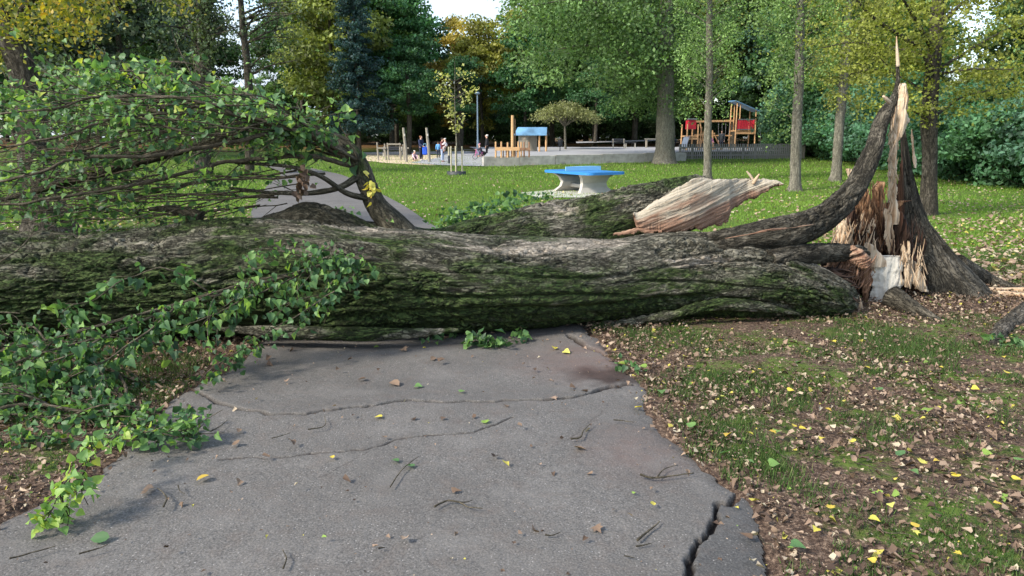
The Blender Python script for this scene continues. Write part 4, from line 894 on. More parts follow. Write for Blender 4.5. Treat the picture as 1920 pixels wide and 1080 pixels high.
for nm, mt, cnt, box_ in (('fibres', 'wood_rot', 120, (1600, 1664, 345, 470, 7.95, 8.25)), ('pale_fibres', 'wood_pale', 90, (1560, 1640, 405, 500, 7.7, 8.1)), ('dark_fibres', 'wood_dark', 160, (1600, 1735, 420, 545, 7.8, 8.05)), ('pale_fibres', 'wood_pale', 34, (1690, 1735, 465, 530, 7.68, 7.8)), ('pale_fibres', 'wood_pale', 40, (1668, 1680, 200, 400, 7.9, 7.96)), ('red_fibres', 'wood_red', 70, (1560, 1640, 470, 540, 7.4, 7.7))):
    t = Tubes()
    for k in range(cnt):
        p = at(rng.uniform(box_[0], box_[1]), rng.uniform(box_[2], box_[3]), rng.uniform(box_[4], box_[5])) - so2; ln = rng.uniform(.06, .3) * (1 if nm != 'red_fibres' else .5); d = np.array([rng.normal() * .22, rng.normal() * .15, 1.0]); d[0] += .5 * (nm == 'red_fibres')
        r_ = rng.uniform(.004, .012); t.add(np.array([p - d * ln * .5, p + rng.normal(size=3) * .008, p + d * ln * .5]), np.array([r_, r_ * .8, .001]), 6, 5)
    t.build(nm, M[mt], stump)['kind'] = 'stuff'
# bare soil heap thrown up at the foot, loose chips
rng = np.random.default_rng(31)
for k, (a, b, ln, lab) in enumerate(((1845, 548, .5, 'long pale splinter on the soil right of the stump, nearest the root'), (1790, 515, .3, 'pale wood chip on the grass edge behind the stump root'), (1870, 556, .28, 'short pale splinter on the soil near the right edge'))):
    g_ = gp(a, b); e = Tubes(); e.add([np.array([0, 0, .02]), np.array([ln * .5, -.02, .035]), np.array([ln, -.07 - .05 * k, .03])], np.array([.012, .022, .006]), 20, 8, disp=jag); o = e.build('wood_splinter', M['wood_pale'], None, tuple(g_)); tag(o, lab, 'splinter', 'splinters on the soil')
e = Tubes(); q = np.array([gp(1860, 655), gp(1885, 620), gp(1920, 598), gp(1990, 570)]) ; e.add(q - q[1] + [0, 0, .02], np.array([.03, .08, .12, .14]), 70, 30, disp=bark_disp(.5, 120, .03)); tag(e.build('root', M['trunk_dark'], None, tuple(q[1])), 'grey exposed tree root entering at the right edge of the litter', 'root')
# ================================================================ TREES
def crown_pts(rng, n, r, z0, z1, nb, blob=(.9, 1.8), shape=1.0, hollow=.55, flat_=.7, lean=(0, 0)):
    """leaf positions: clumps spread through the crown, more of them towards its outside"""
    zc, hz = (z0 + z1) / 2, (z1 - z0) / 2
    d = rvec(rng, nb); rad = hollow + (1 - hollow) * rng.random(nb) ** .6; rad[rng.random(nb) < .25] *= .6
    B_ = d * rad[:, None]; prof = 1 - .35 * shape * np.clip(B_[:, 2], 0, 1) ** 1.5
    B_ = np.stack([B_[:, 0] * r * prof, B_[:, 1] * r * prof, zc + B_[:, 2] * hz], 1)
    br_ = rng.uniform(blob[0], blob[1], nb); i = rng.choice(nb, n, p=br_ ** 2 / (br_ ** 2).sum())
    q = rvec(rng, n); q[:, 2] = np.where(q[:, 2] < -.2, q[:, 2] * .6, q[:, 2]); rr = rng.random(n) ** .45
    C = B_[i] + q * (br_[i] * rr)[:, None] * np.array([1.15, 1.15, flat_]); C[:, 0] += lean[0] * C[:, 2]; C[:, 1] += lean[1] * C[:, 2]
    rnd = np.clip(.5 + .22 * rng.normal(size=n) + .16 * rng.normal(size=nb)[i], 0, 1)
    Nn = rvec(rng, n) * .9 + q * .5 + np.array([0, 0, .35]); Nn /= np.linalg.norm(Nn, axis=1)[:, None]
    return C, Nn, rnd, B_
def crown_mesh(name, seed, n, size, mat=None, **kw):
    rng = np.random.default_rng(seed); C, Nn, rnd, B_ = crown_pts(rng, n, **kw)
    V, Q, R = cards(C, size, Nn, rng, rnd); return mesh_np(name, V, Q, [mat or M['leaf_tree']], False, {'rnd': R}), B_
def trunk_tubes(h, r0, r1, B_=None, seed=0, nl=9, z0=3.0, bend=.25, base=(0, 0, 0), top=None, flare=1.5, nv=12, seg=26):
    rng = np.random.default_rng(seed + 500); t = Tubes(); n = 7
    zz = np.linspace(0, h, n); top = top or (rng.normal() * bend, rng.normal() * bend)
    P_ = np.stack([zz / h * top[0] + rng.normal(size=n) * bend * .2 * (zz > 0), zz / h * top[1] + rng.normal(size=n) * bend * .2 * (zz > 0), zz], 1)
    P_ = np.vstack([[0, 0, -.15], P_[0] + [0, 0, .12], P_[1:]]); R_ = np.concatenate([[r0 * flare, r0 * 1.18], np.linspace(r0, r1, n - 1)])
    t.add(P_, R_, seg * 2, nv, ref=(0, 1, .01), disp=lambda bc, s, th: .12 * r0 * fbm(bc * np.array([1.5, 8, 8]) / max(r0 * 3, .4), seed, 3))
    if B_ is not None and len(B_):
        pick = B_[rng.choice(len(B_), min(nl, len(B_)), replace=False)]
        for b in pick:
            zb = np.clip(b[2] - abs(rng.normal()) * 1.0 - .18 * np.hypot(b[0], b[1]) - .6, z0 * .8, h * .95); u = zb / h; a = np.array([top[0] * u, top[1] * u, zb])
            m_ = (a + b) / 2 + np.array([0, 0, -.12 * np.hypot(b[0], b[1])]); rb_ = max(.02, (r0 + (r1 - r0) * u) * .42)
            t.add(np.array([a, m_, b]), np.array([rb_, rb_ * .65, rb_ * .2]), 10, 6)
    return t
FV = []
for k in range(5):
    m_, B_ = crown_mesh('crown', 300 + k, 15000, .36, r=4.6, z0=2.2, z1=17, nb=70, blob=(.9, 1.7), hollow=.5)
    tm = trunk_tubes(15, .24, .06, B_, seed=k, nl=14, z0=3, nv=8, seg=10).build('trunk', M['trunk_dark'], data=True); FV.append((tm, m_))
def far_tree(px, Y, s, col, label, var, group='trees of the wood behind the playground', sx=1.0, name='woodland_tree', rz=None):
    x = (px - 960) / F * (Y * cos(PITCH)); e = empty(name, (x, Y, float(terr(x, Y)) - .05), label, 'tree', group, rz if rz is not None else px * .7)
    a = link('trunk', FV[var][0], e); c = link('crown', FV[var][1], e, color=col); a.scale = (s * 1.0, s * 1.0, s); c.scale = (s * sx, s * sx, s); return e
GR = (.075, .135, .04); DG = (.04, .085, .032); BG = (.045, .095, .06); OL = (.13, .155, .04); YG = (.17, .17, .035); GO = (.36, .25, .04); LG = (.1, .16, .045)
front = [(-60, 60, 1.2, DG, 'dark green tree at the far left edge behind the fallen crown', 0), (150, 56, 1.15, (.05, .075, .045), 'dusky grey-green tree behind the left of the fallen crown', 1),
         (240, 54, 1.0, (.055, .08, .05), 'dense dusky tree left of the two dark bare trunks', 2), (622, 66, 1.0, OL, 'olive green tree left of the blue spruce', 3),
         (655, 74, 1.3, GR, 'tall green tree just behind the blue spruce', 4), (735, 72, .95, (.035, .09, .035), 'bushy dark green tree between the spruce and the young staked tree', 0),
         (742, 84, 1.15, GR, 'tall green tree left of the gap of open sky', 1), (858, 86, .86, (.25, .2, .05), 'golden orange tree standing under the gap of open sky', 2),
         (905, 78, .8, YG, 'yellow-green tree just behind the lamp post', 3), (985, 84, .95, (.16, .16, .04), 'yellowing tree right of the gap of open sky', 4),
         (985, 74, .72, (.03, .08, .03), 'low dark green tree behind the wooden mast', 0), (1035, 82, 1.2, GR, 'tall green tree behind the blue-roofed playhouse', 1),
         (1115, 78, 1.1, (.045, .1, .03), 'green tree behind the small round-headed tree', 2), (1190, 80, 1.2, (.05, .1, .03), 'tall green tree left of the thick grey trunk', 3),
         (1300, 82, 1.25, OL, 'olive tree behind the low red play tower', 4), (1375, 80, 1.2, DG, 'dark tree behind the play tower with the slanting roof', 0),
         (1450, 78, 1.25, BG, 'blue-green tree behind the right end of the fence', 1), (1540, 62, 1.2, (.045, .1, .04), 'green tree between the two slim grey trunks on the right', 2),
         (1605, 52, 1.05, GR, 'green tree behind the bent strip of the stump', 3), (1905, 46, .8, (.07, .12, .045), 'pale green tree behind the bushes at the right edge', 1)]
for px, Y, s, col, lab, v in front: far_tree(px, Y, s, col, lab, v)
rng = np.random.default_rng(44); k = 0
cols = [GR, DG, BG, OL, GR, (.05, .09, .03), DG]
for Y, step in ((94, 78), (106, 70)):
    for px in np.arange(-60, 2000, step):
        if 740 < px < 1010 or 370 < px < 560 or 1700 < px < 1930: s_ = .62 if px > 600 else .5
        else: s_ = rng.uniform(1.1, 1.4)
        far_tree(px + rng.normal() * 14, Y + rng.normal() * 3, s_, cols[k % 7], 'green tree deep in the wood, mostly hidden behind nearer trees', k % 5, 'trees deep in the wood'); k += 1
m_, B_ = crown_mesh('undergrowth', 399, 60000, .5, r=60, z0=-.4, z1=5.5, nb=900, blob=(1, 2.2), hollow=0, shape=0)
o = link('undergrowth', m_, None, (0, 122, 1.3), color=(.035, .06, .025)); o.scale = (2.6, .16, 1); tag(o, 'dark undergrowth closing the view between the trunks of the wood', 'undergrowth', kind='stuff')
# shrubs in the wood edge
SV = []
for k in range(4):
    m_, B_ = crown_mesh('crown', 420 + k, 9000, .16, r=2.0, z0=.05, z1=3.1, nb=46, blob=(.4, .85), hollow=.45)
    SV.append((trunk_tubes(1.6, .05, .02, B_, seed=40 + k, nl=12, z0=.2, nv=6, seg=5).build('stem', M['trunk_dark'], data=True), m_))
def shrub(p, s, col, label, v, group, sz=1.0):
    e = empty('shrub', tuple(p), label, 'shrub', group, v * 1.3 + p[0]); link('stem', SV[v % 4][0], e).scale = (s, s, s * sz); link('crown', SV[v % 4][1], e, color=col).scale = (s, s, s * sz)
hb = [(1500, 295), (1535, 297), (1570, 302), (1610, 308), (1650, 315), (1690, 322), (1730, 329), (1775, 336), (1815, 343), (1855, 349), (1900, 354), (1945, 360), (1990, 366)]
hc = [tuple(a_ * 1.35 for a_ in q_) for q_ in (DG, (.03, .075, .035), (.04, .09, .04), (.035, .09, .045), BG, (.035, .085, .045), (.035, .08, .04), (.03, .075, .04), (.04, .1, .05), (.03, .08, .04), (.045, .1, .045), (.035, .085, .04), BG)]
for i, (a, b) in enumerate(hb):
    g_ = gp(a, b); s_ = (g_[1] / 23) ** .35; far_dir = g_ / np.linalg.norm(g_)
    shrub(g_ + far_dir * 1.6, 1.05 * s_ + .12 * sin(i * 2.1), hc[i], 'dark glossy green shrub in the unbroken row of bushes edging the lawn on the right', i, 'shrubs along the right edge of the lawn', 1.0 + .1 * sin(i * 1.7))
    shrub(g_ + far_dir * 4.2 + np.array([.6, 0, 0]), (1.35 if i < 6 else .95) * s_, hc[-1 - i], 'taller green shrub standing behind the row of bushes on the right', i + 2, 'tall shrubs behind the row of bushes', 1.1)
for i, px in enumerate(range(480, 1520, 65)):
    g_ = np.array([(px + rng.normal() * 12 - 960) / F * 92, 92 + rng.normal() * 3, .9]); shrub(g_, rng.uniform(1.0, 1.6), (.04, .075, .03), 'dark low bush under the trees of the wood', i, 'bushes under the trees of the wood', .9)

# ---- the single trees in the park
def park_tree(name, label, px, py, tt, crown=None, col=None, bark='trunk_grey', group=None):
    g_ = gp(px, py); e = empty(name, tuple(g_), label, 'tree', group)
    tt.build('trunk', M[bark], e)
    if crown is not None:
        V_, Q_, R_ = crown; link('crown', mesh_np('crown', V_, Q_, [M['leaf_tree']], False, {'rnd': R_}), e, color=col)
    return e
def multi_crown(parts, seed, clear=None):
    """parts: list of (points, leaves per point, spread, size)"""
    rng = np.random.default_rng(seed); out = []; n0 = 0
    for C0, n, sp, size in parts:
        i = rng.integers(0, len(C0), n); C = np.asarray(C0)[i] + rng.normal(size=(n, 3)) * np.array(sp); out.append((C, size, np.clip(.5 + .2 * rng.normal(size=n) + .14 * np.random.default_rng(seed + 1).normal(size=len(C0))[i], 0, 1)))
    V_, Q_, R_ = [], [], []
    for C, size, rnd in out:
        if clear is not None:
            k_ = ~((np.abs(C[:, 0] - clear[0] - clear[2] * C[:, 2]) < clear[1]) & (C[:, 1] < .3) & (rng.random(len(C)) < .8)); C = C[k_]; rnd = rnd[k_]
        Nn = rvec(rng, len(C)) + np.array([0, 0, .4]); Nn /= np.linalg.norm(Nn, axis=1)[:, None]
        v, q, r = cards(C, size, Nn, rng, rnd); V_.append(v); Q_.append(q + n0); R_.append(r); n0 += len(v)
    return np.vstack(V_), np.vstack(Q_), np.concatenate(R_)
# thick grey trunk with spreading green crown, mid right
g_ = gp(1245, 306); Yt = g_[1]
def RP(pts, g=None):
    return np.array([at(a, b, c) for a, b, c in pts]) - (g if g is not None else g_)
t = Tubes(); rng = np.random.default_rng(61)
t.add(RP([(1246, 312, Yt), (1246, 302, Yt), (1247, 285, Yt), (1248, 240, Yt), (1248, 190, Yt), (1249, 120, Yt), (1250, 40, Yt), (1252, -60, Yt), (1252, -160, Yt)]), np.array([1.0, .78, .66, .6, .55, .5, .42, .3, .12]), 90, 22, ref=(0, 1, .01), disp=lambda bc, s, th: .05 * fbm(bc * np.array([1.5, 5, 5]), 3, 4))
BP = []
for pts, r in (([(1248, 110, 0), (1215, 75, -1), (1180, 50, -2), (1130, 40, -3)], .2), ([(1250, 80, 0), (1225, 30, -1), (1195, -10, -1.5), (1160, -60, -2)], .22), ([(1246, 155, 0), (1222, 130, -1), (1195, 118, -2), (1150, 120, -3)], .16), ([(1250, 60, 0), (1280, 20, 0), (1310, -30, 0)], .16),
               ([(1246, 150, 0), (1180, 100, 1), (1100, 85, 2), (1010, 100, 2)], .14), ([(1248, 100, 0), (1180, 30, -2), (1090, 0, -4), (1000, 10, -5)], .14), ([(1250, 120, 0), (1290, 100, -1), (1320, 100, -2)], .1), ([(1248, 60, 0), (1160, -20, 2), (1060, -50, 2), (980, -40, 0)], .14),
               ([(1250, 170, 0), (1230, 150, 2), (1200, 150, 3), (1160, 165, 3)], .07), ([(1250, 150, 0), (1275, 130, 2), (1300, 140, 3)], .08)):
    q = RP([(a, b, Yt + c) for a, b, c in pts]); t.add(q, np.linspace(r, .03, len(q)), 24, 8); BP.append(crom(q, 12)[3:])
BP = np.vstack(BP); rr_ = rng.normal(size=(len(BP) * 3, 3)) * np.array([1.0, 1.6, .8]); BP2 = np.vstack([BP, np.repeat(BP, 3, 0) + rr_])
extra = RP([(a, b, Yt + c) for a, b, c in [(rng.uniform(960, 1310), rng.uniform(-140, 150), rng.uniform(-5, 5)) for _ in range(210)] ])
low = RP([(a, b + 8 * sin(a * .07), Yt + c) for a, b, c in [(rng.uniform(1150, 1310), rng.uniform(140, 208), rng.uniform(-3, 3)) for _ in range(26)]])
park_tree('park_tree', 'big tree with thick grey trunk and spreading crown on the lawn by the wall', 1245, 306, t, multi_crown([(BP2, 16000, (.5, .5, .35), .2), (extra, 19000, (.7, .7, .35), .22), (low, 2600, (.5, .5, .28), .18)], 5), (.08, .135, .045), 'trunk_grey')
# slim poplars
def slim(px, py, topx, w0, label, seed, crown_rows, nl, col, leaf=.1, name='slim_tree', bark='trunk_grey'):
    g = gp(px, py); Y = g[1]; t = Tubes(); rng = np.random.default_rng(seed); r = w0 / 2 / F * Y
    t.add(np.array([at(px, py + 6, Y), at(px, py - 3, Y), at(px + (topx - px) * .12, py - 25, Y), at(px + (topx - px) * .3, py * .72, Y), at(px + (topx - px) * .6 + 2, py * .42, Y), at(topx, py * .1, Y), at(topx + (topx - px) * .4, -120, Y)]) - g,
          np.array([r * 1.9, r * 1.35, r, r * .92, r * .85, r * .7, r * .35]), 80, 16, ref=(0, 1, .01), disp=lambda bc, s, th: .012 * fbm(bc * np.array([3, 14, 14]), seed, 4))
    pts = []
    for (y0, y1, half, m) in crown_rows:
        for _ in range(m):
            y = rng.uniform(y0, y1); cx = px + (topx - px) * (py - y) / py; q = at(cx + rng.uniform(-half, half), y, Y + rng.uniform(-half, half) / 55); pts.append(q - g)
            if rng.random() < .3:
                a = at(cx, min(y + 30, py - 60), Y) - g; t.add(np.array([a, (a + q - g) / 2 + [0, 0, .08], q - g]), np.array([.018, .012, .005]), 8, 5)
    return park_tree(name, label, px, py, t, multi_crown([(np.array(pts), nl, (.16, .2, .24), leaf)], seed, (0, r * 1.5, float((at(topx, py * .1, Y) - g)[0] / (at(topx, py * .1, Y) - g)[2]))), col, bark)
slim(1326, 338, 1330, 15, 'slim grey tree rising right behind the torn end of the side stem', 71, [(-100, 60, 62, 120), (60, 150, 58, 60), (150, 215, 46, 16)], 12000, (.12, .19, .06), .085)
slim(1490, 358, 1500, 20, 'slim grey tree between the torn side stem and the bent strip', 72, [(-100, 70, 85, 130), (70, 140, 75, 40), (140, 260, 60, 10)], 12500, (.11, .17, .055), .085)
slim(1566, 340, 1590, 18, 'slightly leaning slim tree with yellowing leaves left of the bent strip', 73, [(-100, 60, 75, 110), (60, 150, 55, 60), (130, 200, 30, 22)], 12000, (.16, .17, .04), .09)
# dark tree right behind the stump
g_ = gp(1746, 405); Yt = g_[1]; t = Tubes(); rng = np.random.default_rng(66)
t.add(RP([(1738, 410, Yt), (1740, 395, Yt), (1742, 340, Yt), (1743, 280, Yt), (1742, 215, Yt), (1750, 120, Yt), (1757, 30, Yt), (1764, -60, Yt), (1770, -160, Yt)]), np.array([.24, .2, .165, .16, .17, .15, .13, .1, .05]), 110, 20, ref=(0, 1, .01), disp=lambda bc, s, th: .012 * fbm(bc * np.array([3, 14, 14]), 5, 4))
BP = []
for pts, r in (([(1722, 88, 0), (1680, 62, -.2), (1640, 35, -.5), (1605, 0, -.8), (1560, -50, -1)], .055), ([(1748, 160, 0), (1735, 110, -.3), (1722, 88, -.2)], .07), ([(1760, 130, 0), (1800, 105, .3), (1850, 75, .6), (1900, 50, 1), (1970, 30, 1)], .04), ([(1742, 222, 0), (1720, 212, -.4), (1695, 196, -.8), (1660, 180, -1.2)], .035), ([(1745, 225, 0), (1770, 205, .4), (1810, 180, .8), (1880, 165, 1)], .04),
               ([(1752, 100, 0), (1730, 60, -.8), (1700, 10, -1.4), (1670, -40, -2)], .06), ([(1750, 140, 0), (1820, 130, -.6), (1900, 130, -1.3)], .035), ([(1757, 50, 0), (1800, 10, -.5), (1850, -30, -1)], .06), ([(1748, 190, 0), (1700, 150, .5), (1640, 130, 1), (1590, 140, 1.4)], .03), ([(1752, 110, 0), (1680, 90, .6), (1600, 80, 1), (1540, 90, 1)], .035), ([(1740, 205, 0), (1715, 190, -.4), (1660, 120, -.5), (1640, 100, -.6)], .014)):
    q = RP([(a, b, Yt + c) for a, b, c in pts]); t.add(q, np.linspace(r, .01, len(q)), 26, 8); BP.append(crom(q, 14)[3:])
BP = np.vstack(BP); BP2 = np.repeat(BP, 5, 0) + rng.normal(size=(len(BP) * 5, 3)) * np.array([.4, .5, .16])
extra = RP([(a, b, Yt + c) for a, b, c in [(rng.uniform(1590, 1960), rng.uniform(-140, 75) + 0 * i, rng.uniform(-2, 2)) for i in range(150)] + [(rng.uniform(1790, 1960), rng.uniform(130, 195), rng.uniform(-1, 2)) for i in range(24)] + [(rng.uniform(1600, 1700), rng.uniform(90, 170), rng.uniform(-1, 1)) for i in range(16)]])
park_tree('park_tree', 'dark trunked tree with layered yellow-green boughs right behind the stump', 1746, 405, t, multi_crown([(BP2, 10500, (.15, .15, .04), .07), (extra, 8500, (.26, .26, .05), .075)], 6, (0, .3, float((at(1757, 30, Yt) - g_)[0] / (at(1757, 30, Yt) - g_)[2]))), (.15, .165, .03), 'trunk_dark')
# left: big leaning trunk with yellow leaves
g_ = gp(75, 415); Yt = 13.5; g_ = np.array([at(75, 300, Yt)[0], Yt, 0]); t = Tubes(); rng = np.random.default_rng(67)
t.add(RP([(95, 440, Yt), (80, 380, Yt), (62, 250, Yt), (44, 140, Yt), (22, 80, Yt), (8, 20, Yt), (-10, -60, Yt), (-30, -160, Yt)]), np.array([.5, .36, .27, .22, .2, .18, .16, .1]), 90, 22, ref=(0, 1, .01), disp=bark_disp(.6, 130, .02))
t.add(RP([(12, 60, Yt), (50, 10, Yt), (100, -40, Yt), (180, -80, Yt)]), np.array([.08, .06, .05, .03]), 30, 8); t.add(RP([(100, -40, Yt), (140, -10, Yt - .3), (160, 30, Yt - .4), (168, 80, Yt - .5)]), np.array([.03, .02, .012, .006]), 24, 6)
pts = [(rng.uniform(-60, 175) , 0, rng.uniform(-1.6, 1.2)) for i in range(150)]; pts = [(a, rng.uniform(-120, 50 + 45 * sin(a * .045) ** 2), c) for a, b, c in pts] + [(rng.uniform(170, 350), rng.uniform(-100, 22), rng.uniform(-1, 1)) for i in range(60)] + [(-10 + rng.normal() * 8, rng.uniform(60, 140), 0) for i in range(8)]
V_, Q_, R_ = multi_crown([(RP([(a, b, Yt + c) for a, b, c in pts]), 6500, (.12, .2, .16), .08)], 9)
e = empty('park_tree', tuple(g_), 'leaning dark trunk with drooping yellow leaves in the top left corner', 'tree'); t.build('trunk', M['trunk_dark'], e)
mg = leaf_mat('yellowing_leaves', [(0, (.07, .1, .02)), (.4, (.17, .2, .03)), (.7, (.38, .33, .04)), (1, (.5, .3, .03))], .4, .5)
link('crown', mesh_np('crown', V_, Q_, [mg], False, {'rnd': R_}), e)
# two dark bare-looking trunks, top left
for px, wd, Y, lab, seed, lean in ((382, 30, 36, 'broad dark ivy-clad trunk behind the fallen crown', 81, 0), (452, 14, 40, 'thin dark bare trunk against the patch of pale sky', 82, 16)):
    x = (px - 960) / F * Y; g_ = np.array([x, Y, 0]); t = Tubes(); rng = np.random.default_rng(seed); r = wd / 2 / F * Y
    t.add(RP([(px + lean, 330, Y), (px + lean, 200, Y), (px + lean * .7, 120, Y), (px + lean * .1, 40, Y), (px - 4, -60, Y), (px - 10, -200, Y)]), np.array([r * 1.2, r, r * .95, r * .8, r * .7, r * .3]), 80, 14, ref=(0, 1, .01), disp=lambda bc, s, th: .12 * r * fbm(bc * np.array([1.5, 6, 6]), seed, 4))
    pts = []
    for k in range(16):
        y = rng.uniform(-60, 150); s_ = rng.choice([-1, 1]); ex = px + s_ * rng.uniform(30, 110); ey = y - rng.uniform(5, 50); q = RP([(px + lean * .4, y, Y), ((px + ex) / 2, (y + ey) / 2 - 6, Y), (ex, ey, Y + rng.normal() * 2)]); t.add(q, np.array([.07, .045, .015]), 12, 6); pts.append(crom(q, 8)[2:])
        for _ in range(3): 
            b_ = crom(q, 8)[3 + _]; t.add(np.array([b_, b_ + rng.normal(size=3) * .5, b_ + rng.normal(size=3) * 1.1]), np.array([.025, .015, .006]), 6, 4)
    pts = np.vstack(pts); iv = RP([(px + lean * .4 + rng.normal() * 7, rng.uniform(-50, 200), Y + rng.normal() * .4) for _ in range(60)])
    V_, Q_, R_ = multi_crown([(pts, 1700, (.6, .8, .5), .15)] + ([(iv, 5000, (.25, .25, .4), .16)] if seed == 81 else []), seed)
    e = empty('park_tree', tuple(g_), lab, 'tree'); t.build('trunk', M['trunk_dark'], e); link('crown', mesh_np('crown', V_, Q_, [M['leaf_tree']], False, {'rnd': R_}), e, color=(.05, .07, .035))
# blue spruce
g_ = gp(674, 292); Ysp = g_[1]; rng = np.random.default_rng(70); t = Tubes(); hS = 15.5
t.add(np.array([[0, 0, -.1], [0, 0, .5], [0, 0, 7], [0, 0, hS]]), np.array([.26, .2, .13, .02]), 20, 8, ref=(0, 1, .01)); P_, D_ = [], []
for k in range(210):
    z = 2.1 + (hS - 2.4) * rng.random() ** 1.25; L0 = (1 - z / hS) ** .8 * 2.9 + .25; a = rng.random() * 2 * pi; L0 *= rng.uniform(.7, 1.1); m = 10
    u = np.linspace(.1, 1, m); P_.append(np.stack([np.cos(a) * L0 * u, np.sin(a) * L0 * u, z - .25 * L0 * u + .18 * L0 * u ** 2.5], 1))
    t.add(np.array([[0, 0, z], [np.cos(a) * L0 * .9, np.sin(a) * L0 * .9, z - .15 * L0]]), np.array([.03, .008]), 3, 4)
V_, Q_, R_ = multi_crown([(np.vstack(P_), 24000, (.13, .13, .12), .2)], 70)
e = empty('spruce_tree', tuple(g_), 'dark blue-green spruce left of the people at the sand pit', 'tree'); t.build('trunk', M['trunk_dark'], e); link('crown', mesh_np('crown', V_, Q_, [M['leaf_tree']], False, {'rnd': R_}), e, color=(.022, .05, .05))
# small umbrella shaped tree
g_ = gp(1060, 290); g_[2] += .3; rng = np.random.default_rng(72); t = Tubes(); Yu = g_[1]
t.add(np.array([[0, 0, -.3], [0, 0, .3], [-.05, 0, 1.5], [-.1, 0, 2.6]]), np.array([.14, .1, .09, .07]), 16, 8, ref=(0, 1, .01)); P_ = []
for k in range(60):
    a = rng.random() * 2 * pi; L0 = 3.0 * rng.random() ** .5; zt = 3.5 - .42 * (L0 / 3.0) ** 2 * 3 + .35 * rng.random(); q = np.array([[-.1, 0, 2.0], [cos(a) * L0 * .5, sin(a) * L0 * .5, (2.3 + zt) / 2 + .5], [cos(a) * L0, sin(a) * L0, zt]]); 
    if k < 16: t.add(q, np.array([.05, .035, .01]), 8, 5)
    P_.append(crom(q, 9)[4:])
V_, Q_, R_ = multi_crown([(np.vstack(P_), 8500, (.3, .3, .17), .15)], 72)
e = empty('small_tree', tuple(g_), 'small round-headed tree with drooping dull green crown behind the low wall', 'tree'); t.build('trunk', M['trunk_grey'], e); link('crown', mesh_np('crown', V_, Q_, [M['leaf_tree']], False, {'rnd': R_}), e, color=(.13, .14, .06))
# trunks standing at the wood edge behind the playground, bare up to the frame of leaves
for i, (px, py, wd, lab) in enumerate(((767, 290, 9, 'short dark trunk standing at the edge of the sand pit'), (862, 284, 12, 'grey trunk in the wood behind the young staked tree'), (1115, 282, 6, 'thin pale trunk behind the small round-headed tree'))):
    g = gp(px, py); r = wd / 2 / F * g[1]; t = Tubes(); t.add(np.array([[0, 0, -.2], [0, 0, .4], [.1, 0, 3], [0, 0, 6.5]]), np.array([r * 1.5, r * 1.1, r, r * .7]), 24, 10, ref=(0, 1, .01)); e = empty('park_tree', tuple(g), lab, 'tree'); t.build('trunk', M['trunk_dark'], e)
    C, Nn, rnd, _B = crown_pts(np.random.default_rng(90 + i), 6000, 2.4, 2.9, 8.5, 26, blob=(.5, 1.1)); V_, Q_, R_ = cards(C, .22, Nn, np.random.default_rng(3), rnd); link('crown', mesh_np('crown', V_, Q_, [M['leaf_tree']], False, {'rnd': R_}), e, color=(.035, .085, .035))
# young staked tree in a planter ring
g_ = gp(856, 328); Yy = g_[1]; e = empty('young_tree', tuple(g_), 'young thin tree with sparse pale yellow leaves and three stakes', 'tree'); rng = np.random.default_rng(74); t = Tubes()
hY = 5.2; t.add(np.array([[0, 0, 0], [.02, 0, 1.5], [-.03, 0, 3], [0, 0, hY]]), np.array([.035, .03, .022, .005]), 30, 7, ref=(0, 1, .01)); P_ = []
for k in range(34):
    z = rng.uniform(1.9, 4.6); a = rng.random() * 2 * pi; L0 = .95 * sin(pi * (z - 1.5) / 4.2) * rng.uniform(.5, 1.15) + .1; q = np.array([[0, 0, z], [cos(a) * L0 * .5, sin(a) * L0 * .5, z + .2], [cos(a) * L0, sin(a) * L0, z + .35]]); t.add(q, np.array([.01, .007, .003]), 6, 4); P_.append(crom(q, 6)[2:])
t.build('trunk', M['trunk_grey'], e); V_, Q_, R_ = multi_crown([(np.vstack(P_), 380, (.09, .09, .12), .14)], 74)
ml = leaf_mat('pale_yellow_leaves', [(0, (.2, .24, .07)), (.5, (.45, .45, .14)), (1, (.6, .58, .22))], .4, .5); link('crown', mesh_np('crown', V_, Q_, [ml], False, {'rnd': R_}), e)
M['stake'] = flat('weathered_stake', (.42, .38, .26), .85, .2, 8); M['black_rubber'] = flat('black_rubber', (.03, .033, .036), .6, .2, 8)
for a in (0.5, 2.6, 4.7): b = MB(); b.bar((cos(a) * .3, sin(a) * .3, -.1), (cos(a) * .3, sin(a) * .3, 1.35), .07, n=8); b.build('stake', M['stake'], e)
b = MB(); [b.bar((cos(a) * .3, sin(a) * .3, 1.22), (0, 0, 1.25), .05, .02) for a in (0.5, 2.6, 4.7)]; b.build('tie', M['black_rubber'], e)
b = MB(); n = 24
V = []; 
for (r, z) in ((.44, -.05), (.46, .17), (.43, .17), (.41, .02)): V += [(r * cos(2 * pi * i / n), r * sin(2 * pi * i / n), z) for i in range(n)]
b.add(V, [(k * n + i, k * n + (i + 1) % n, (k + 1) * n + (i + 1) % n, (k + 1) * n + i) for k in range(3) for i in range(n)]); tag(b.build('planter_ring', M['black_rubber'], None, True, loc=tuple(g_)), 'black watering ring round the foot of the young staked tree', 'watering ring')
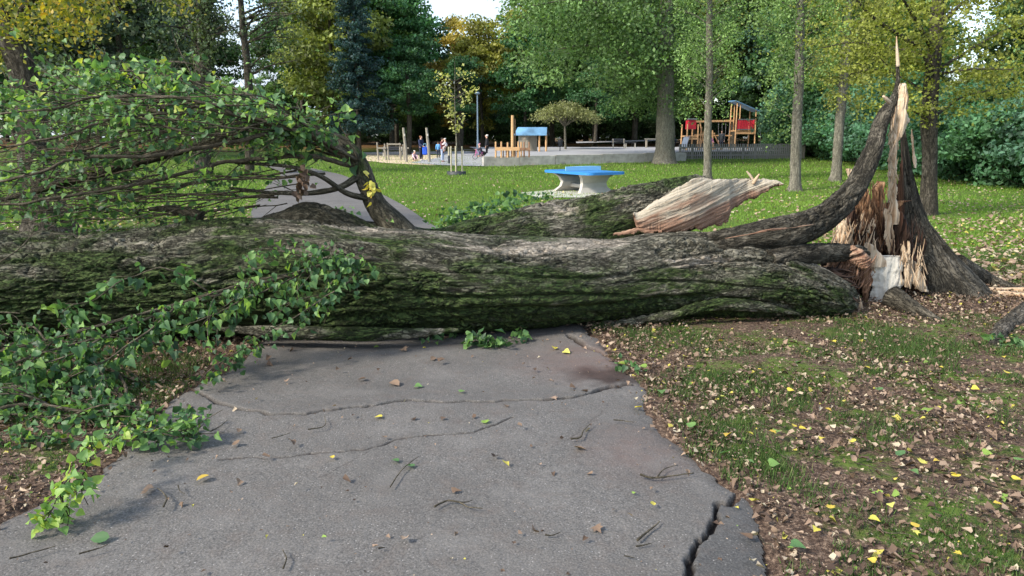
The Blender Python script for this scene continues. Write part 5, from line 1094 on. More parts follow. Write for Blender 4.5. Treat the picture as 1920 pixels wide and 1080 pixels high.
# ================================================================ PLAYGROUND
M['concrete'] = flat('weathered_concrete', (.4, .38, .34), .9, .45, 1.8, bmp=.01); M['concrete_pale'] = flat('pale_concrete', (.42, .4, .35), .85, .12, 4)
M['paving'] = flat('grey_paving', (.3, .3, .31), .9, .15, .8); M['sand'] = flat('sand', (.5, .4, .27), .95, .15, 1.2, bmp=.02)
M['play_wood'] = flat('orange_play_wood', (.58, .34, .16), .6, .12, 5); M['play_brown'] = flat('brown_play_wood', (.3, .16, .09), .7, .15, 5)
M['robinia'] = flat('grey_robinia_wood', (.26, .235, .19), .85, .25, 5, stretch=(1, 1, .3)); M['blue_roof'] = flat('blue_roof', (.12, .26, .42), .5, .6, .9, bmp=0)
M['red_panel'] = flat('red_panel', (.5, .02, .04), .5, .15, 3, bmp=0); M['grey_metal'] = flat('grey_metal', (.3, .32, .34), .35, .1, 3, metal=.6, bmp=0)
M['dark_metal'] = flat('dark_metal', (.02, .023, .03), .5, .15, 3, bmp=0); M['fence'] = flat('weathered_fence', (.2, .2, .18), .9, .35, 2.2, stretch=(3, 3, .6))
M['net_blue'] = flat('pale_blue_net', (.25, .52, .68), .4, .06, 3, bmp=0); M['top_blue'] = flat('blue_table_top', (.03, .2, .52), .35, .06, 2, bmp=0)
# the raised paved plateau with its retaining wall
W0, W1, W2 = gp(905, 312), gp(1040, 309), gp(1285, 302)
def ptop(y): return .56 + .012 * (y - 42)
plat = [tuple(W0[:2]), tuple(W1[:2]), tuple(W2[:2]), (24, 56), (24, 70), (-4, 70), (-3.5, 56)]
V = []; 
Lp = [(W0[0], W0[1] + .15), (W0[0] + .05, 48), (-2, 56), (-4, 70)]; Rp = [(W2[0], W2[1] + .15), (W2[0] + .6, 56), (W2[0] + 9, 58.5), (26, 70)]
la, ra = crom(np.array(Lp), 20), crom(np.array(Rp), 20); fa = np.array([W0[:2], W1[:2], W2[:2]])
for i in range(20):
    for j in range(12):
        u = j / 11; p = la[i] * (1 - u) + ra[i] * u
        if i == 0: p = np.array([fa[0][0] + (fa[2][0] - fa[0][0]) * u, np.interp(fa[0][0] + (fa[2][0] - fa[0][0]) * u, fa[:, 0], fa[:, 1]) + .12])
        V.append((p[0], p[1], max(ptop(p[1]), float(terr(p[0], p[1])) + .03)))
Q = [(i * 12 + j, i * 12 + j + 1, i * 12 + j + 13, i * 12 + j + 12) for i in range(19) for j in range(11)]
tag(link('pavement', mesh_np('pavement', V, Q, [M['paving']], True)), kind='structure')
wall = empty('retaining_wall', tuple(W0), 'low grey concrete retaining wall between the lawn and the paved playground', 'wall')
pw = [W0, (W0 + W1) / 2, W1, W1 + (W2 - W1) / 3, W1 + (W2 - W1) * 2 / 3, W2]
for a, b_ in zip(pw[:-1], pw[1:]):
    a, b_ = np.array(a), np.array(b_); d = (b_ - a) / np.linalg.norm((b_ - a)[:2]); b = MB(); c = (a + b_) / 2; L_ = np.linalg.norm((b_ - a)[:2]) - .02; b.box((0, 0, 0), (L_, .3, .66), math.atan2(d[1], d[0]), .015)
    b.build('wall_block', M['concrete'], wall, loc=tuple(c - W0 + np.array([0, .15, .27])))
# sand pit and paved ramp on the left
def sheet(name, pts, z, mat, kind='structure'):
    c = np.array(pts).mean(0); V = [tuple(c)] + [tuple(p) for p in pts]; V = [(p[0], p[1], float(terr(p[0], p[1])) + z) for p in V]; n = len(pts)
    V2 = []; F2 = []
    for i in range(n):
        a, b_ = np.array(pts[i]), np.array(pts[(i + 1) % n])
        for k in range(4):
            r0, r1 = k / 4, (k + 1) / 4; q = [c + (a - c) * r0, c + (b_ - c) * r0, c + (b_ - c) * r1, c + (a - c) * r1]; m = len(V2); V2 += [(p[0], p[1], float(terr(p[0], p[1])) + z) for p in q]; F2.append((m, m + 3, m + 2, m + 1))
    tag(link(name, mesh_np(name, V2, F2, [mat])), kind=kind)
g2 = lambda a, b: gp(a, b)[:2]
sheet('sand', [g2(640, 296), g2(675, 301), g2(720, 306), g2(790, 310), g2(860, 312), g2(905, 312.5), g2(905, 300), g2(830, 292), g2(760, 290), g2(690, 290)], .03, M['sand'])
sheet('pavement', [g2(770, 306), g2(830, 311), g2(906, 313), g2(905, 296), g2(900, 289), g2(870, 287), g2(840, 289), g2(815, 298)], .05, M['paving'])
sheet('path', [g2(640, 291), g2(900, 289), g2(1000, 284), g2(1000, 281.5), g2(880, 284), g2(640, 287)], .04, M['paving'])
sheet('path', [g2(1080, 285), g2(1270, 277), g2(1270, 275), g2(1080, 281)], .8, M['paving'])
sheet('pavement', [g2(975, 363), g2(1010, 372), g2(1120, 372), g2(1130, 362), g2(1050, 356)], .03, M['concrete_pale'])
def pt(px, Y, z=None):
    x = (px - 960) / F * (Y * cos(PITCH) + (CAMH - (z or 0)) * sin(PITCH)); return np.array([x, Y, z if z is not None else float(terr(x, Y))])
# table tennis table
o_ = pt(1093, 24.2, 0); tt = empty('table_tennis_table', tuple(o_), 'blue table tennis table on curved concrete legs standing on the lawn', 'table', rz=radians(-60))
def rounded(w_, d_, r, n=6):
    out = []
    for cx, cy, a0 in ((w_ / 2 - r, d_ / 2 - r, 0), (-w_ / 2 + r, d_ / 2 - r, pi / 2), (-w_ / 2 + r, -d_ / 2 + r, pi), (w_ / 2 - r, -d_ / 2 + r, 1.5 * pi)):
        out += [(cx + r * cos(a0 + pi / 2 * k / n), cy + r * sin(a0 + pi / 2 * k / n)) for k in range(n + 1)]
    return out
b = MB(); b.poly(rounded(2.66, 1.5, .25), .62, .7); b.build('tabletop', M['top_blue'], tt)
b = MB()
prof = [(-.68, .0), (.68, .0), (.68, .05), (.52, .2), (.48, .34), (.55, .5), (.72, .62)]; prof = prof + [(-x, z) for x, z in prof[::-1][:5]]
for sx in (-.62, .62):
    b = MB(); n = len(prof); V = [(sx + t_, p[0] * .95, p[1]) for t_ in (-.07, .07) for p in prof]
    # legs curve outward at foot and head when seen from the side too
    V = []
    for t_ in (-.07, .07):
        for p in prof: V.append((sx + t_ + np.sign(sx) * (.2 * (abs(p[1] - .31) / .31) ** 2 - .06), p[0] * .95, p[1]))
    m = n; b.add(V, [(i, (i + 1) % m, m + (i + 1) % m, m + i) for i in range(m)]); 
    # end faces as strips
    rows = [(0, 1), (11, 2), (10, 3), (9, 4), (8, 5), (7, 6)]; 
    for off in (0, m):
        for (a, c), (d, e_) in zip(rows[:-1], rows[1:]): b.f.append((a + off, c + off, e_ + off, d + off) if off else (a, d, e_, c))
    b.build('leg', M['concrete_pale'], tt)
b = MB(); b.box((0, 0, .22), (1.1, .3, .12), 0, .02); b.build('crossbar', M['concrete_pale'], tt)
b = MB(); b.poly([(-.72, .02), (-.72, -.02), (.72, -.02), (.72, .02)], .7, .85) if 0 else b.box((0, 0, .775), (.03, 1.4, .15), 0, .01); net = b.build('net', M['net_blue'], tt)

# fence of weathered boards
fe = gp(1274, 299); fe2 = gp(1508, 297.5); fence = empty('picket_fence', tuple(fe), 'grey weathered board fence in front of the climbing frames', 'fence'); dv = fe2 - fe; Lf = np.linalg.norm(dv[:2]); th = math.atan2(dv[1], dv[0]); rng = np.random.default_rng(3)
nb = 62
for k in range(nb):
    u = (k + .5) / nb; p = dv * u; hh_ = 1.08 + rng.normal() * .012; b = MB(); b.box((0, 0, hh_ / 2), (Lf / nb * (.5 if u < .55 else .72), .025, hh_), th + rng.normal() * .03); b.build('board', M['fence'], fence, loc=(p[0], p[1] - .04, p[2] + .02))
for k in range(11):
    p = dv * k / 10; b = MB(); b.bar((0, 0, -.1), (0, 0, 1.1), .12, n=8); b.build('post', M['fence'], fence, loc=(p[0], p[1] + .05, p[2]))
for z in (.3, .85): b = MB(); b.bar((0, 0, z), tuple(dv + [0, 0, z]), .05, .09); b.build('rail', M['fence'], fence)
# climbing tower with the slanting blue roof
def tower(px, Y, z0, label, W=2.1, hpost=4.4, deck=1.9, roof=True):
    o_ = pt(px, Y, z0); e = empty('play_tower', tuple(o_), label, 'play tower', rz=radians(8))
    for sx in (-1, 1):
        for sy in (-1, 1):
            h = hpost + (.35 if sx < 0 else -.35) if roof else hpost; b = MB(); b.bar((sx * W / 2 * 1.04, sy * .75, -.1), (sx * W / 2, sy * .7, h if roof else hpost), .16, n=8, taper=.85); b.build('post', M['play_wood'], e)
    if roof:
        for sy in (-1, 1): b = MB(); b.bar((-W / 2 + .35, sy * .7, deck), (-W / 2 + .35, sy * .7, hpost + .2), .13, n=8); b.build('post', M['play_wood'], e)
    b = MB(); b.box((0, 0, deck), (W, 1.45, .12), 0, .02); b.build('deck', M['play_wood'], e)
    b = MB(); b.bar((-W / 2, -.76, deck - .22), (W / 2, -.76, deck - .22), .06, .2); b.build('beam', M['play_wood'], e)
    if roof: 
        b = MB(); p0, p1 = (-W / 2 - .3, 0, hpost + .55), (W / 2 + .3, 0, hpost - .5); b.bar(p0, p1, 1.9, .07); b.build('roof', M['blue_roof'], e)
    return e
pz = .8
tw1 = tower(1390, 62, pz, 'tall orange wooden play tower with red panels and a slanting blue roof')
b = MB()
for k in range(9):
    x = -.85 + .21 * k
    if x < .75: b.box((x, -.79, 2.55), (.17, .03, .95), 0, .01)
b.build('red_panel', M['red_panel'], tw1); b = MB(); b.bar((-.9, -.8, 3.06), (.9, -.8, 3.06), .06, .1); b.bar((-.9, -.8, 2.05), (.9, -.8, 2.05), .06, .1); b.build('rail', M['grey_metal'], tw1)
b = MB(); b.box((1.02, -.2, 2.55), (.04, .7, .95), 0, .01); b.build('red_panel', M['red_panel'], tw1)
b = MB(); pts = [(1.0, -.5, 3.25), (1.35, -.5, 3.2), (1.6, -.5, 2.6), (1.8, -.5, 1.6), (1.85, -.5, 0)]; [b.bar(p, q, .06, n=6) for p, q in zip(pts[:-1], pts[1:])]; b.build('fire_pole', M['grey_metal'], tw1)
tw1.scale = (.78, .78, .78)
# rope bridge between the towers
br2 = empty('climbing_bridge', tuple(pt(1338, 62, pz)), 'orange beam bridge with hanging ropes between the two play towers', 'climbing frame', rz=radians(8)); 
b = MB(); b.bar((-1.75, 0, 2.9), (1.55, 0, 3.0), .13, .2); b.build('beam', M['play_wood'], br2); b = MB(); b.bar((-.3, 0, 1.45), (1.5, 0, 1.45), .1, .12); b.build('beam', M['play_wood'], br2)
for x0, x1 in ((-1.2, -.7), (-.2, .3), (-.75, -1.3)): b = MB(); b.bar((x0, 0, 0 if x1 < 0 else 1.4), (x1 if x1 < 0 else x0 - .35, 0, 2.9), .11, n=8); b.build('post', M['play_wood'], br2)
for x0, x1 in ((.0, .45), (-.5, -.05)): b = MB(); b.bar((x0, -.1, 1.45), (x1 + .2, -.1, -.05), .11, n=8); b.build('post', M['play_wood'], br2)
for k in range(4): b = MB(); b.bar((.35 + k * .3, 0, 1.45), (.3 + k * .32, 0, 2.95), .035, n=5); b.build('rope', M['grey_metal'], br2)
br2.scale = (1, 1, .77)
tw2 = tower(1292, 61, pz, 'low orange play tower with a red hood beside the thick grey trunk', 1.05, 2.35, 1.25, False)
b = MB(); b.poly([(-.35, -.5), (.4, -.5), (.4, .3), (-.35, .3)], 1.9, 2.75); b.build('red_hood', M['red_panel'], tw2); b = MB(); b.box((.02, -.1, 2.82), (.9, 1, .1), 0, .02); b.build('cap', M['grey_metal'], tw2)
b = MB(); pts = [(-.4, -.6, 1.2), (-.7, -1.0, 1.05), (-1.05, -1.5, .5), (-1.3, -1.9, .12), (-1.6, -2.1, .08)]; [b.bar(p, q, .5, .05) for p, q in zip(pts[:-1], pts[1:])]; [b.bar((p[0], p[1], p[2] + .08), (q[0], q[1], q[2] + .08), .53, .02) for p, q in zip(pts[:-1], pts[1:])]; b.build('slide', M['grey_metal'], tw2)
for k, (x, zz) in enumerate(((1.0, 1.5), (1.45, 1.9), (1.9, 1.5), (2.4, 1.2))): b = MB(); b.bar((x, 0, -.05), (x + .15 - .1 * k, 0, zz + .6), .14, n=8); b.build('climbing_post', M['play_wood'], tw2)
b = MB(); b.bar((.5, 0, 1.35), (2.5, 0, 1.5), .1, .16); b.build('beam', M['play_wood'], tw2)
tw2.scale = (.85, .85, .85)
# low orange post barrier, mast, playhouse
cf = empty('play_ship', tuple(pt(928, 44.2, .6)), 'low orange wooden play ship made of posts and rails beside the tall mast', 'play structure')
for k, x in enumerate((0.05, .38, .75, 1.38)): b = MB(); b.bar((x, 0, 0), (x, 0, .92 if k != 2 else .88), .11, n=8, taper=.9); b.build('post', M['play_wood'], cf)
for k, x in enumerate((1.55, 1.72, 2.02)): b = MB(); b.bar((x, .35, 0), (x, .35, .9), .1, n=8, taper=.9); b.build('post', M['play_brown'] if k else M['play_wood'], cf)
b = MB(); b.bar((0, -.02, .5), (1.45, -.02, .5), .1, .2); b.build('rail', M['play_wood'], cf); b = MB(); b.bar((1.4, .33, .48), (2.08, .33, .48), .1, .16); b.build('rail', M['play_brown'], cf)
for k in range(6): b = MB(); b.bar((.5 + .16 * k, .1, 0), (.5 + .16 * k, .1, .42), .06, n=6); b.build('baluster', M['play_brown'], cf)
mast = empty('mast', tuple(pt(961, 46, .62)), 'tall orange wooden mast rising behind the play ship', 'pole'); b = MB(); b.bar((0, 0, 0), (0, 0, 2.45), .2, n=10, taper=.9); b.build('pole', M['play_wood'], mast); b = MB(); b.bar((.17, .1, 0), (.15, .1, 2.25), .07, n=6); b.build('side_pole', M['play_brown'], mast)
ph = empty('playhouse', tuple(pt(998, 57, .74)), 'small wooden playhouse with a blue gabled roof', 'playhouse', rz=radians(-4))
for x, y in ((.55, -.5), (1.05, -.5), (1.05, .5), (-.95, -.5), (-.35, -.5), (-.95, .5)): b = MB(); b.bar((x, y, 0), (x, y, 1.28), .13, n=8); b.build('post', M['play_wood'] if x > 0 else M['robinia'], ph)
b = MB(); b.box((-.85, -.5, .6), (.25, .06, 1.15)); b.box((-.42, -.5, .6), (.12, .06, 1.15)); b.box((-.62, -.5, .3), (.34, .06, .55)); b.box((-.62, -.5, 1.1), (.34, .06, .15)); b.build('wall', M['robinia'], ph); b = MB(); b.box((-.3, .45, .6), (1.3, .05, 1.15)); b.build('wall', M['robinia'], ph)
b = MB(); b.add([(-1.35, -.8, 1.22), (1.1, -.8, 1.22), (1.1, 0, 1.78), (-1.1, 0, 1.78), (-1.35, -.8, 1.16), (1.1, -.8, 1.16), (1.1, 0, 1.72), (-1.1, 0, 1.72)], [(0, 1, 2, 3), (7, 6, 5, 4), (0, 4, 5, 1), (1, 5, 6, 2), (0, 3, 7, 4)]); b.build('roof', M['blue_roof'], ph)
b = MB(); b.add([(-1.1, 0, 1.78), (1.1, 0, 1.78), (1.3, .8, 1.22), (-1.3, .8, 1.22), (-1.1, 0, 1.72), (1.1, 0, 1.72), (1.3, .8, 1.16), (-1.3, .8, 1.16)], [(0, 1, 2, 3), (7, 6, 5, 4), (1, 5, 6, 2), (2, 6, 7, 3), (0, 3, 7, 4)]); b.build('roof', M['dark_metal'], ph)
# robinia play posts and beams on the sand
sp = empty('balance_frame', tuple(pt(709, 53, .18)), 'low grey wooden balance frame of posts and beams on the sand', 'play structure')
for k, (x, h) in enumerate(((0.02, 1.25), (.55, 1.15), (.75, 1.2), (1.6, 1.2), (1.85, 1.1))): b = MB(); b.bar((x, 0, -.05), (x - .06, .05, h), .13, n=8, taper=.85); b.build('post', M['robinia'], sp)
for x0, x1, z in ((0, .6, .85), (.75, 1.65, 1.12), (1.85, 2.2, .85)): b = MB(); b.bar((x0, -.05, z), (x1, -.05, z), .09, .1); b.build('beam', M['robinia'], sp)
for px, lab in ((762, 'left one of the two tall leaning grey play posts on the sand'), (805, 'right one of the two tall leaning grey play posts on the sand')):
    e = empty('play_post', tuple(pt(px, 50.5, .1)), lab, 'post', 'tall play posts on the sand'); b = MB(); pts = [(0, 0, -.05), (-.02, 0, .9), (-.1, 0, 1.7), (-.14, 0, 2.3)]; [b.bar(p, q, .21 - .02 * i, n=8, taper=.92) for i, (p, q) in enumerate(zip(pts[:-1], pts[1:]))]; b.build('pole', M['robinia'], e); b = MB(); b.bar((-.05, -.12, 1.75), (-.05, -.1, 1.9), .1, n=6); b.build('fitting', M['concrete_pale'], e)
# benches, tables, bins, bollard, lamp post
def bench(px, Y, z, label, w_=1.5, back=True, mat='dark_metal', rz=0):
    e = empty('park_bench', tuple(pt(px, Y, z)), label, 'bench', rz=rz); b = MB(); [b.box((0, -.14 + .14 * k, .45), (w_, .11, .04), 0, .01) for k in range(3)]; b.build('seat', M[mat], e)
    if back: b = MB(); [b.box((0, .22 + .03 * k, .6 + .15 * k), (w_, .03, .12), 0, .01) for k in range(2)]; b.build('backrest', M[mat], e)
    for sx in (-1, 1): b = MB(); b.bar((sx * w_ * .4, -.12, -.05), (sx * w_ * .4, -.12, .44), .07, n=6); b.bar((sx * w_ * .4, .2, -.05), (sx * w_ * .4, .24, .8 if back else .44), .07, n=6); b.build('leg', M['concrete_pale'], e)
    return e
bench(736, 58, .26, 'dark blue bench behind the balance frame', 1.7); bench(1160, 66, .85, 'dark bench on the paving below the round-headed tree', 1.2); bench(884, 60, .35, 'dark bench beside the foot of the lamp post', 1.6, False)
bench(1182, 66, .86, 'low dark bench just right of another dark bench', 1.0, False)
e = empty('picnic_table', tuple(pt(1222, 68, .88)), 'pale table on the paving left of the thick grey trunk', 'table'); b = MB(); b.box((0, 0, .74), (1.3, .7, .05), 0, .02); b.build('tabletop', M['concrete_pale'], e)
for sx in (-1, 1): b = MB(); b.box((sx * .5, 0, .36), (.1, .5, .74)); b.build('leg', M['robinia'], e)
e = empty('litter_bin', tuple(pt(1050, 58, .74)), 'dark litter bin on a post beside the small round-headed tree', 'bin'); b = MB(); b.bar((0, 0, 0), (0, 0, .9), .07, n=8); b.build('post', M['dark_metal'], e); b = MB(); b.bar((0, -.1, .35), (0, -.1, .85), .34, n=12, taper=1.12); b.build('bucket', M['dark_metal'], e); b = MB(); b.bar((0, -.1, .87), (0, -.1, .9), .42, n=12); b.build('lid', M['dark_metal'], e)
e = empty('bollard', tuple(pt(842, 48.5, .07)), 'slim dark bollard with a pale top beside the young staked tree', 'bollard'); b = MB(); b.bar((0, 0, -.05), (0, 0, .55), .13, n=10); b.build('base', M['dark_metal'], e); b = MB(); b.bar((0, 0, .55), (0, 0, 1.1), .12, n=10); b.build('top', M['stake'], e)
M['lamp'] = flat('blue_grey_lamp_paint', (.16, .23, .3), .4, .1, 2, bmp=0)
e = empty('lamp_post', tuple(pt(896, 63, .36)), 'slim blue-grey lamp post behind the playing child', 'lamp post'); b = MB(); b.bar((0, 0, -.05), (0, 0, 1.2), .2, n=12); b.bar((0, 0, 1.2), (0, 0, 4.9), .14, n=12, taper=.75); b.build('pole', M['lamp'], e)
b = MB(); b.bar((0, 0, 4.9), (0, 0, 4.98), .36, n=14, taper=1.3); b.bar((0, 0, 4.98), (0, 0, 5.08), .47, n=14, taper=.4); b.build('lamp_head', M['lamp'], e)
b = MB(); b.box((0, .1, 1.0), (.2, .02, .7)); 
# ---- people
M['skin'] = flat('skin', (.5, .3, .22), .5, .05, 3, bmp=0); 
def cloth(n, c): return flat(n, c, .85, .15, 8, bmp=.002)
def skinned(name, chains, mat, parent):
    """one continuous skinned surface grown on chains of (point, radius); chains share points by position"""
    import bmesh
    bm = bmesh.new(); lay = bm.verts.layers.skin.verify(); idx = {}
    for ch in chains:
        prev = None
        for p, r in ch:
            k = tuple(round(c, 3) for c in p); v = idx.get(k)
            if v is None: v = bm.verts.new(p); idx[k] = v; v[lay].radius = (r, r)
            if prev is not None and prev is not v and not bm.edges.get((prev, v)): bm.edges.new((prev, v))
            prev = v
    bm.verts.ensure_lookup_table(); bm.verts[0][lay].use_root = True
    m = bpy.data.meshes.new(name); bm.to_mesh(m); bm.free(); m.materials.append(mat); o = link(name, m, parent)
    s = o.modifiers.new('skin', 'SKIN'); s.use_smooth_shade = True; s2 = o.modifiers.new('sub', 'SUBSURF'); s2.levels = 1; s2.render_levels = 2; return o
def person(loc, label, H, coat, legs, hair, shoe=(.03, .03, .03), rz=0, arms='down', coatlen=.0, hat=None, group=None, skirt=0):
    e = empty('person', loc, label, 'person', group, rz); s = H / 1.75; c = lambda *a: tuple(x * s for x in a)
    hip, chest, neck, head = c(0, 0, .94), c(0, .0, 1.32), c(0, 0, 1.49), c(0, -.02, 1.64)
    def arm(sx):
        sh = c(sx * .19, 0, 1.42)
        if arms == 'down': el, wr = c(sx * .25, .02, 1.14), c(sx * .25, -.06, .9)
        elif arms == 'hold': el, wr = c(sx * .25, -.04, 1.16), c(sx * .1, -.3, 1.22)
        else: el, wr = c(sx * .23, -.06, 1.15), c(sx * .2, -.32, 1.02)
        return sh, el, wr
    body = [[(hip, .12 * s), (c(0, 0, 1.12), .11 * s), (chest, .135 * s), (neck, .055 * s), (c(0, -.01, 1.57), .07 * s), (head, .1 * s), (c(0, -.01, 1.71), .07 * s)], [(head, .1 * s), (c(0, -.125, 1.61), .018 * s)]]
    for sx in (-1, 1):
        sh, el, wr = arm(sx); d = (Vector(wr) - Vector(el)).normalized(); hd = Vector(wr) + d * .08 * s
        body.append([(chest, .135 * s), (sh, .06 * s), (el, .042 * s), (wr, .028 * s), (tuple(hd), .035 * s)])
        for f, (ox, ln) in enumerate(((-.027, .075), (-.009, .085), (.009, .08), (.027, .065))): body.append([(tuple(hd), .035 * s), (tuple(hd + Vector((ox, 0, 0)) * s + d * ln * s), .009 * s)])
        body.append([(tuple(hd), .035 * s), (tuple(hd + Vector((-sx * .045, -.02, 0)) * s + d * .03 * s), .01 * s)])
        body.append([(hip, .12 * s), (c(sx * .09, 0, .86), .085 * s), (c(sx * .1, -.01, .5), .058 * s), (c(sx * .1, .02, .09), .038 * s), (c(sx * .1, -.1, .04), .035 * s)])
    skinned('body', body, M['skin'], e)
    cm = cloth('coat_cloth', coat); lm = cloth('trouser_cloth', legs)
    ch = [[(c(0, 0, .86 - coatlen), (.15 + .05 * skirt) * s), (c(0, 0, 1.0), .16 * s), (c(0, 0, 1.15), .15 * s), (chest, .165 * s), (c(0, .01, 1.47), .085 * s)]]
    for sx in (-1, 1):
        sh, el, wr = arm(sx); ch.append([(chest, .165 * s), (sh, .085 * s), (el, .065 * s), (wr, .048 * s)])
    skinned('coat', ch, cm, e)
    skinned('trousers', [[(c(0, 0, .92), .13 * s)] + [(c(sx * .09, 0, .84), .1 * s), (c(sx * .1, -.01, .5), .075 * s), (c(sx * .1, .02, .1), .055 * s)] for sx in (-1, 1)], lm, e)
    for sx in (-1, 1): skinned('shoe', [[(c(sx * .1, .04, .05), .048 * s), (c(sx * .1, -.06, .045), .046 * s), (c(sx * .1, -.15, .035), .035 * s)]], cloth('shoe_leather', shoe), e)
    skinned('hat' if hat else 'hair', [[(c(0, .03, 1.58), .09 * s), (c(0, .015, 1.68), .112 * s), (c(0, 0, 1.74), .085 * s)]], cloth('hair_colour', hair), e)
    return e
person(tuple(pt(790, 52.5, .17)), 'adult in a navy coat standing on the sand between the two tall posts', 1.72, (.012, .02, .06), (.012, .013, .03), (.2, .09, .04), (.7, .7, .7), rz=radians(60), arms='fwd', coatlen=.05)
person(tuple(pt(830, 50.5, .13)), 'adult in a long maroon coat and pale jeans holding a small child', 1.62, (.13, .03, .035), (.35, .42, .55), (.025, .015, .012), (.1, .03, .03), rz=radians(70), arms='hold', coatlen=.25)
person(tuple(pt(913, 53, .26)), 'grey-haired adult in a black coat standing beside the child on the pink bicycle', 1.72, (.008, .009, .013), (.008, .008, .01), (.6, .58, .55), rz=radians(-90), arms='down', coatlen=.1)
person(tuple(pt(822, 56, .25)), 'child in a light blue jacket half hidden behind the adult in maroon', 1.2, (.1, .3, .6), (.02, .03, .05), (.08, .05, .03), rz=radians(170), arms='down')
person(tuple(pt(1332, 58, .72)), 'child in a pink and white jacket behind the fence below the climbing bridge', 1.15, (.7, .25, .4), (.3, .3, .4), (.15, .09, .05), rz=radians(20), arms='fwd')
person(tuple(pt(1352, 60, .72)), 'adult in dark clothes under the climbing bridge behind the fence', 1.6, (.05, .055, .06), (.03, .035, .05), (.05, .035, .03), rz=radians(-30), arms='down')
person(tuple(pt(1263, 56, .7)), 'person in a dark jacket and pale cap beside the foot of the slide', 1.25, (.02, .025, .035), (.03, .035, .05), (.55, .55, .55), rz=radians(100), arms='fwd', hat=1)
def kid(loc, label, pose, coat, legs, hatc, rz):
    """small child: held (legs hanging), crouching, or riding"""
    e = empty('person', loc, label, 'person', None, rz)
    if pose == 'crouch': hip, ch_, hd = (0, .06, .2), (0, -.08, .46), (0, -.12, .66); legsP = [[(hip, .09), (sx * .09, -.2, .32), (sx * .1, -.06, .05), (sx * .1, -.16, .03)] for sx in (-1, 1)]; arms_ = [[(sx * .12, -.06, .44), (sx * .15, -.22, .28), (sx * .1, -.32, .12)] for sx in (-1, 1)]
    elif pose == 'ride': hip, ch_, hd = (0, .1, .52), (0, 0, .8), (0, -.04, 1.02); legsP = [[(hip, .09), (sx * .09, -.15, .5), (sx * .1, -.08, .22), (sx * .1, -.17, .18)] for sx in (-1, 1)]; arms_ = [[(sx * .12, -.02, .8), (sx * .16, -.15, .68), (sx * .15, -.3, .68)] for sx in (-1, 1)]
    else: hip, ch_, hd = (0, .05, .0), (0, .02, .28), (0, -.02, .5); legsP = [[(hip, .09), (sx * .11, -.12, -.04), (sx * .12, -.06, -.26), (sx * .12, -.12, -.3)] for sx in (-1, 1)]; arms_ = [[(sx * .11, 0, .28), (sx * .16, -.1, .16), (sx * .1, -.2, .18)] for sx in (-1, 1)]
    H_ = Vector(hd); body = [[(hip, .09), (ch_, .1), (tuple(H_ - Vector((0, 0, .11))), .045), (hd, .09), (tuple(H_ + Vector((0, 0, .07))), .06)], [(hd, .09), (tuple(H_ + Vector((0, -.1, -.02))), .015)]]
    for l in legsP: body.append([l[0], (l[1], .06), (l[2], .045), (l[3], .035)])
    for a in arms_: body.append([(ch_, .1), (a[0], .05), (a[1], .035), (a[2], .028)] + []); [body.append([(a[2], .028), (tuple(Vector(a[2]) + Vector((ox, -.05, -.02))), .008)]) for ox in (-.03, -.015, 0, .015, .03)]
    skinned('body', body, M['skin'], e)
    skinned('coat', [[(hip, .11), (ch_, .125), (tuple(H_ - Vector((0, 0, .13))), .06)]] + [[(ch_, .125), (a[0], .065), (a[1], .05), (a[2], .035)] for a in arms_], cloth('jacket', coat), e)
    skinned('trousers', [[l[0], (l[1], .075), (tuple(Vector(l[2]) + Vector((0, 0, .03))), .055)] for l in legsP], cloth('trousers', legs), e)
    skinned('hat', [[(tuple(H_ + Vector((0, .02, .0))), .095), (tuple(H_ + Vector((0, .01, .07))), .085)]], cloth('hat', hatc), e); return e
kid(tuple(pt(776, 52, .16)), 'child in a pale pink jacket and white hat crouching on the sand', 'crouch', (.6, .4, .45), (.04, .03, .05), (.7, .68, .62), radians(40))
kid(tuple(pt(835, 50.3, .13 + 1.02)), 'small child in white held in the arms of the adult in maroon', 'held', (.75, .68, .7), (.5, .42, .4), (.8, .8, .78), radians(-100))
kid(tuple(pt(900, 52.6, .26)), 'child with a pink helmet riding the small pink bicycle', 'ride', (.06, .06, .09), (.2, .2, .3), (.75, .3, .5), radians(-70))
M['pink'] = flat('pink_paint', (.75, .22, .45), .4, .05, 3, bmp=0)
e = empty('bicycle', tuple(pt(900, 52.6, .26)), 'small pink child bicycle ridden on the paving', 'bicycle', rz=radians(-70))
for y in (-.36, .32):
    t = Tubes(); a = np.linspace(0, 2 * pi, 25); t.add(np.stack([0 * a, y + .17 * np.cos(a), .18 + .17 * np.sin(a)], 1), np.full(25, .02), 48, 6, ref=(1, 0, .01), caps=False); wh = t.build('wheel', M['black_rubber'], e); b = MB(); [b.bar((0, y, .18), (0, y + .16 * cos(q), .18 + .16 * sin(q)), .012, n=4) for q in np.linspace(0, 5.2, 6)]; b.build('spokes', M['concrete_pale'], wh)
b = MB(); [b.bar(p, q, .045, n=6) for p, q in (((0, .32, .18), (0, .05, .2)), ((0, .05, .2), (0, .12, .46)), ((0, .05, .2), (0, -.28, .5)), ((0, .12, .44), (0, -.26, .5)), ((0, -.36, .18), (0, -.27, .62)), ((0, .32, .18), (0, .12, .42)))]; b.build('frame', M['pink'], e)
b = MB(); b.bar((-.2, -.26, .64), (.2, -.26, .64), .03, n=6); b.build('handlebar', M['pink'], e); b = MB(); b.box((0, .13, .48), (.12, .2, .05), 0, .02); b.build('saddle', M['pink'], e)
e = empty('bag', tuple(pt(797, 52.3, .55)), 'bright blue bag held in front of the adult in navy', 'bag'); b = MB()
for z, w_ in ((0, .2), (.1, .4), (.45, .42), (.62, .3)): pass
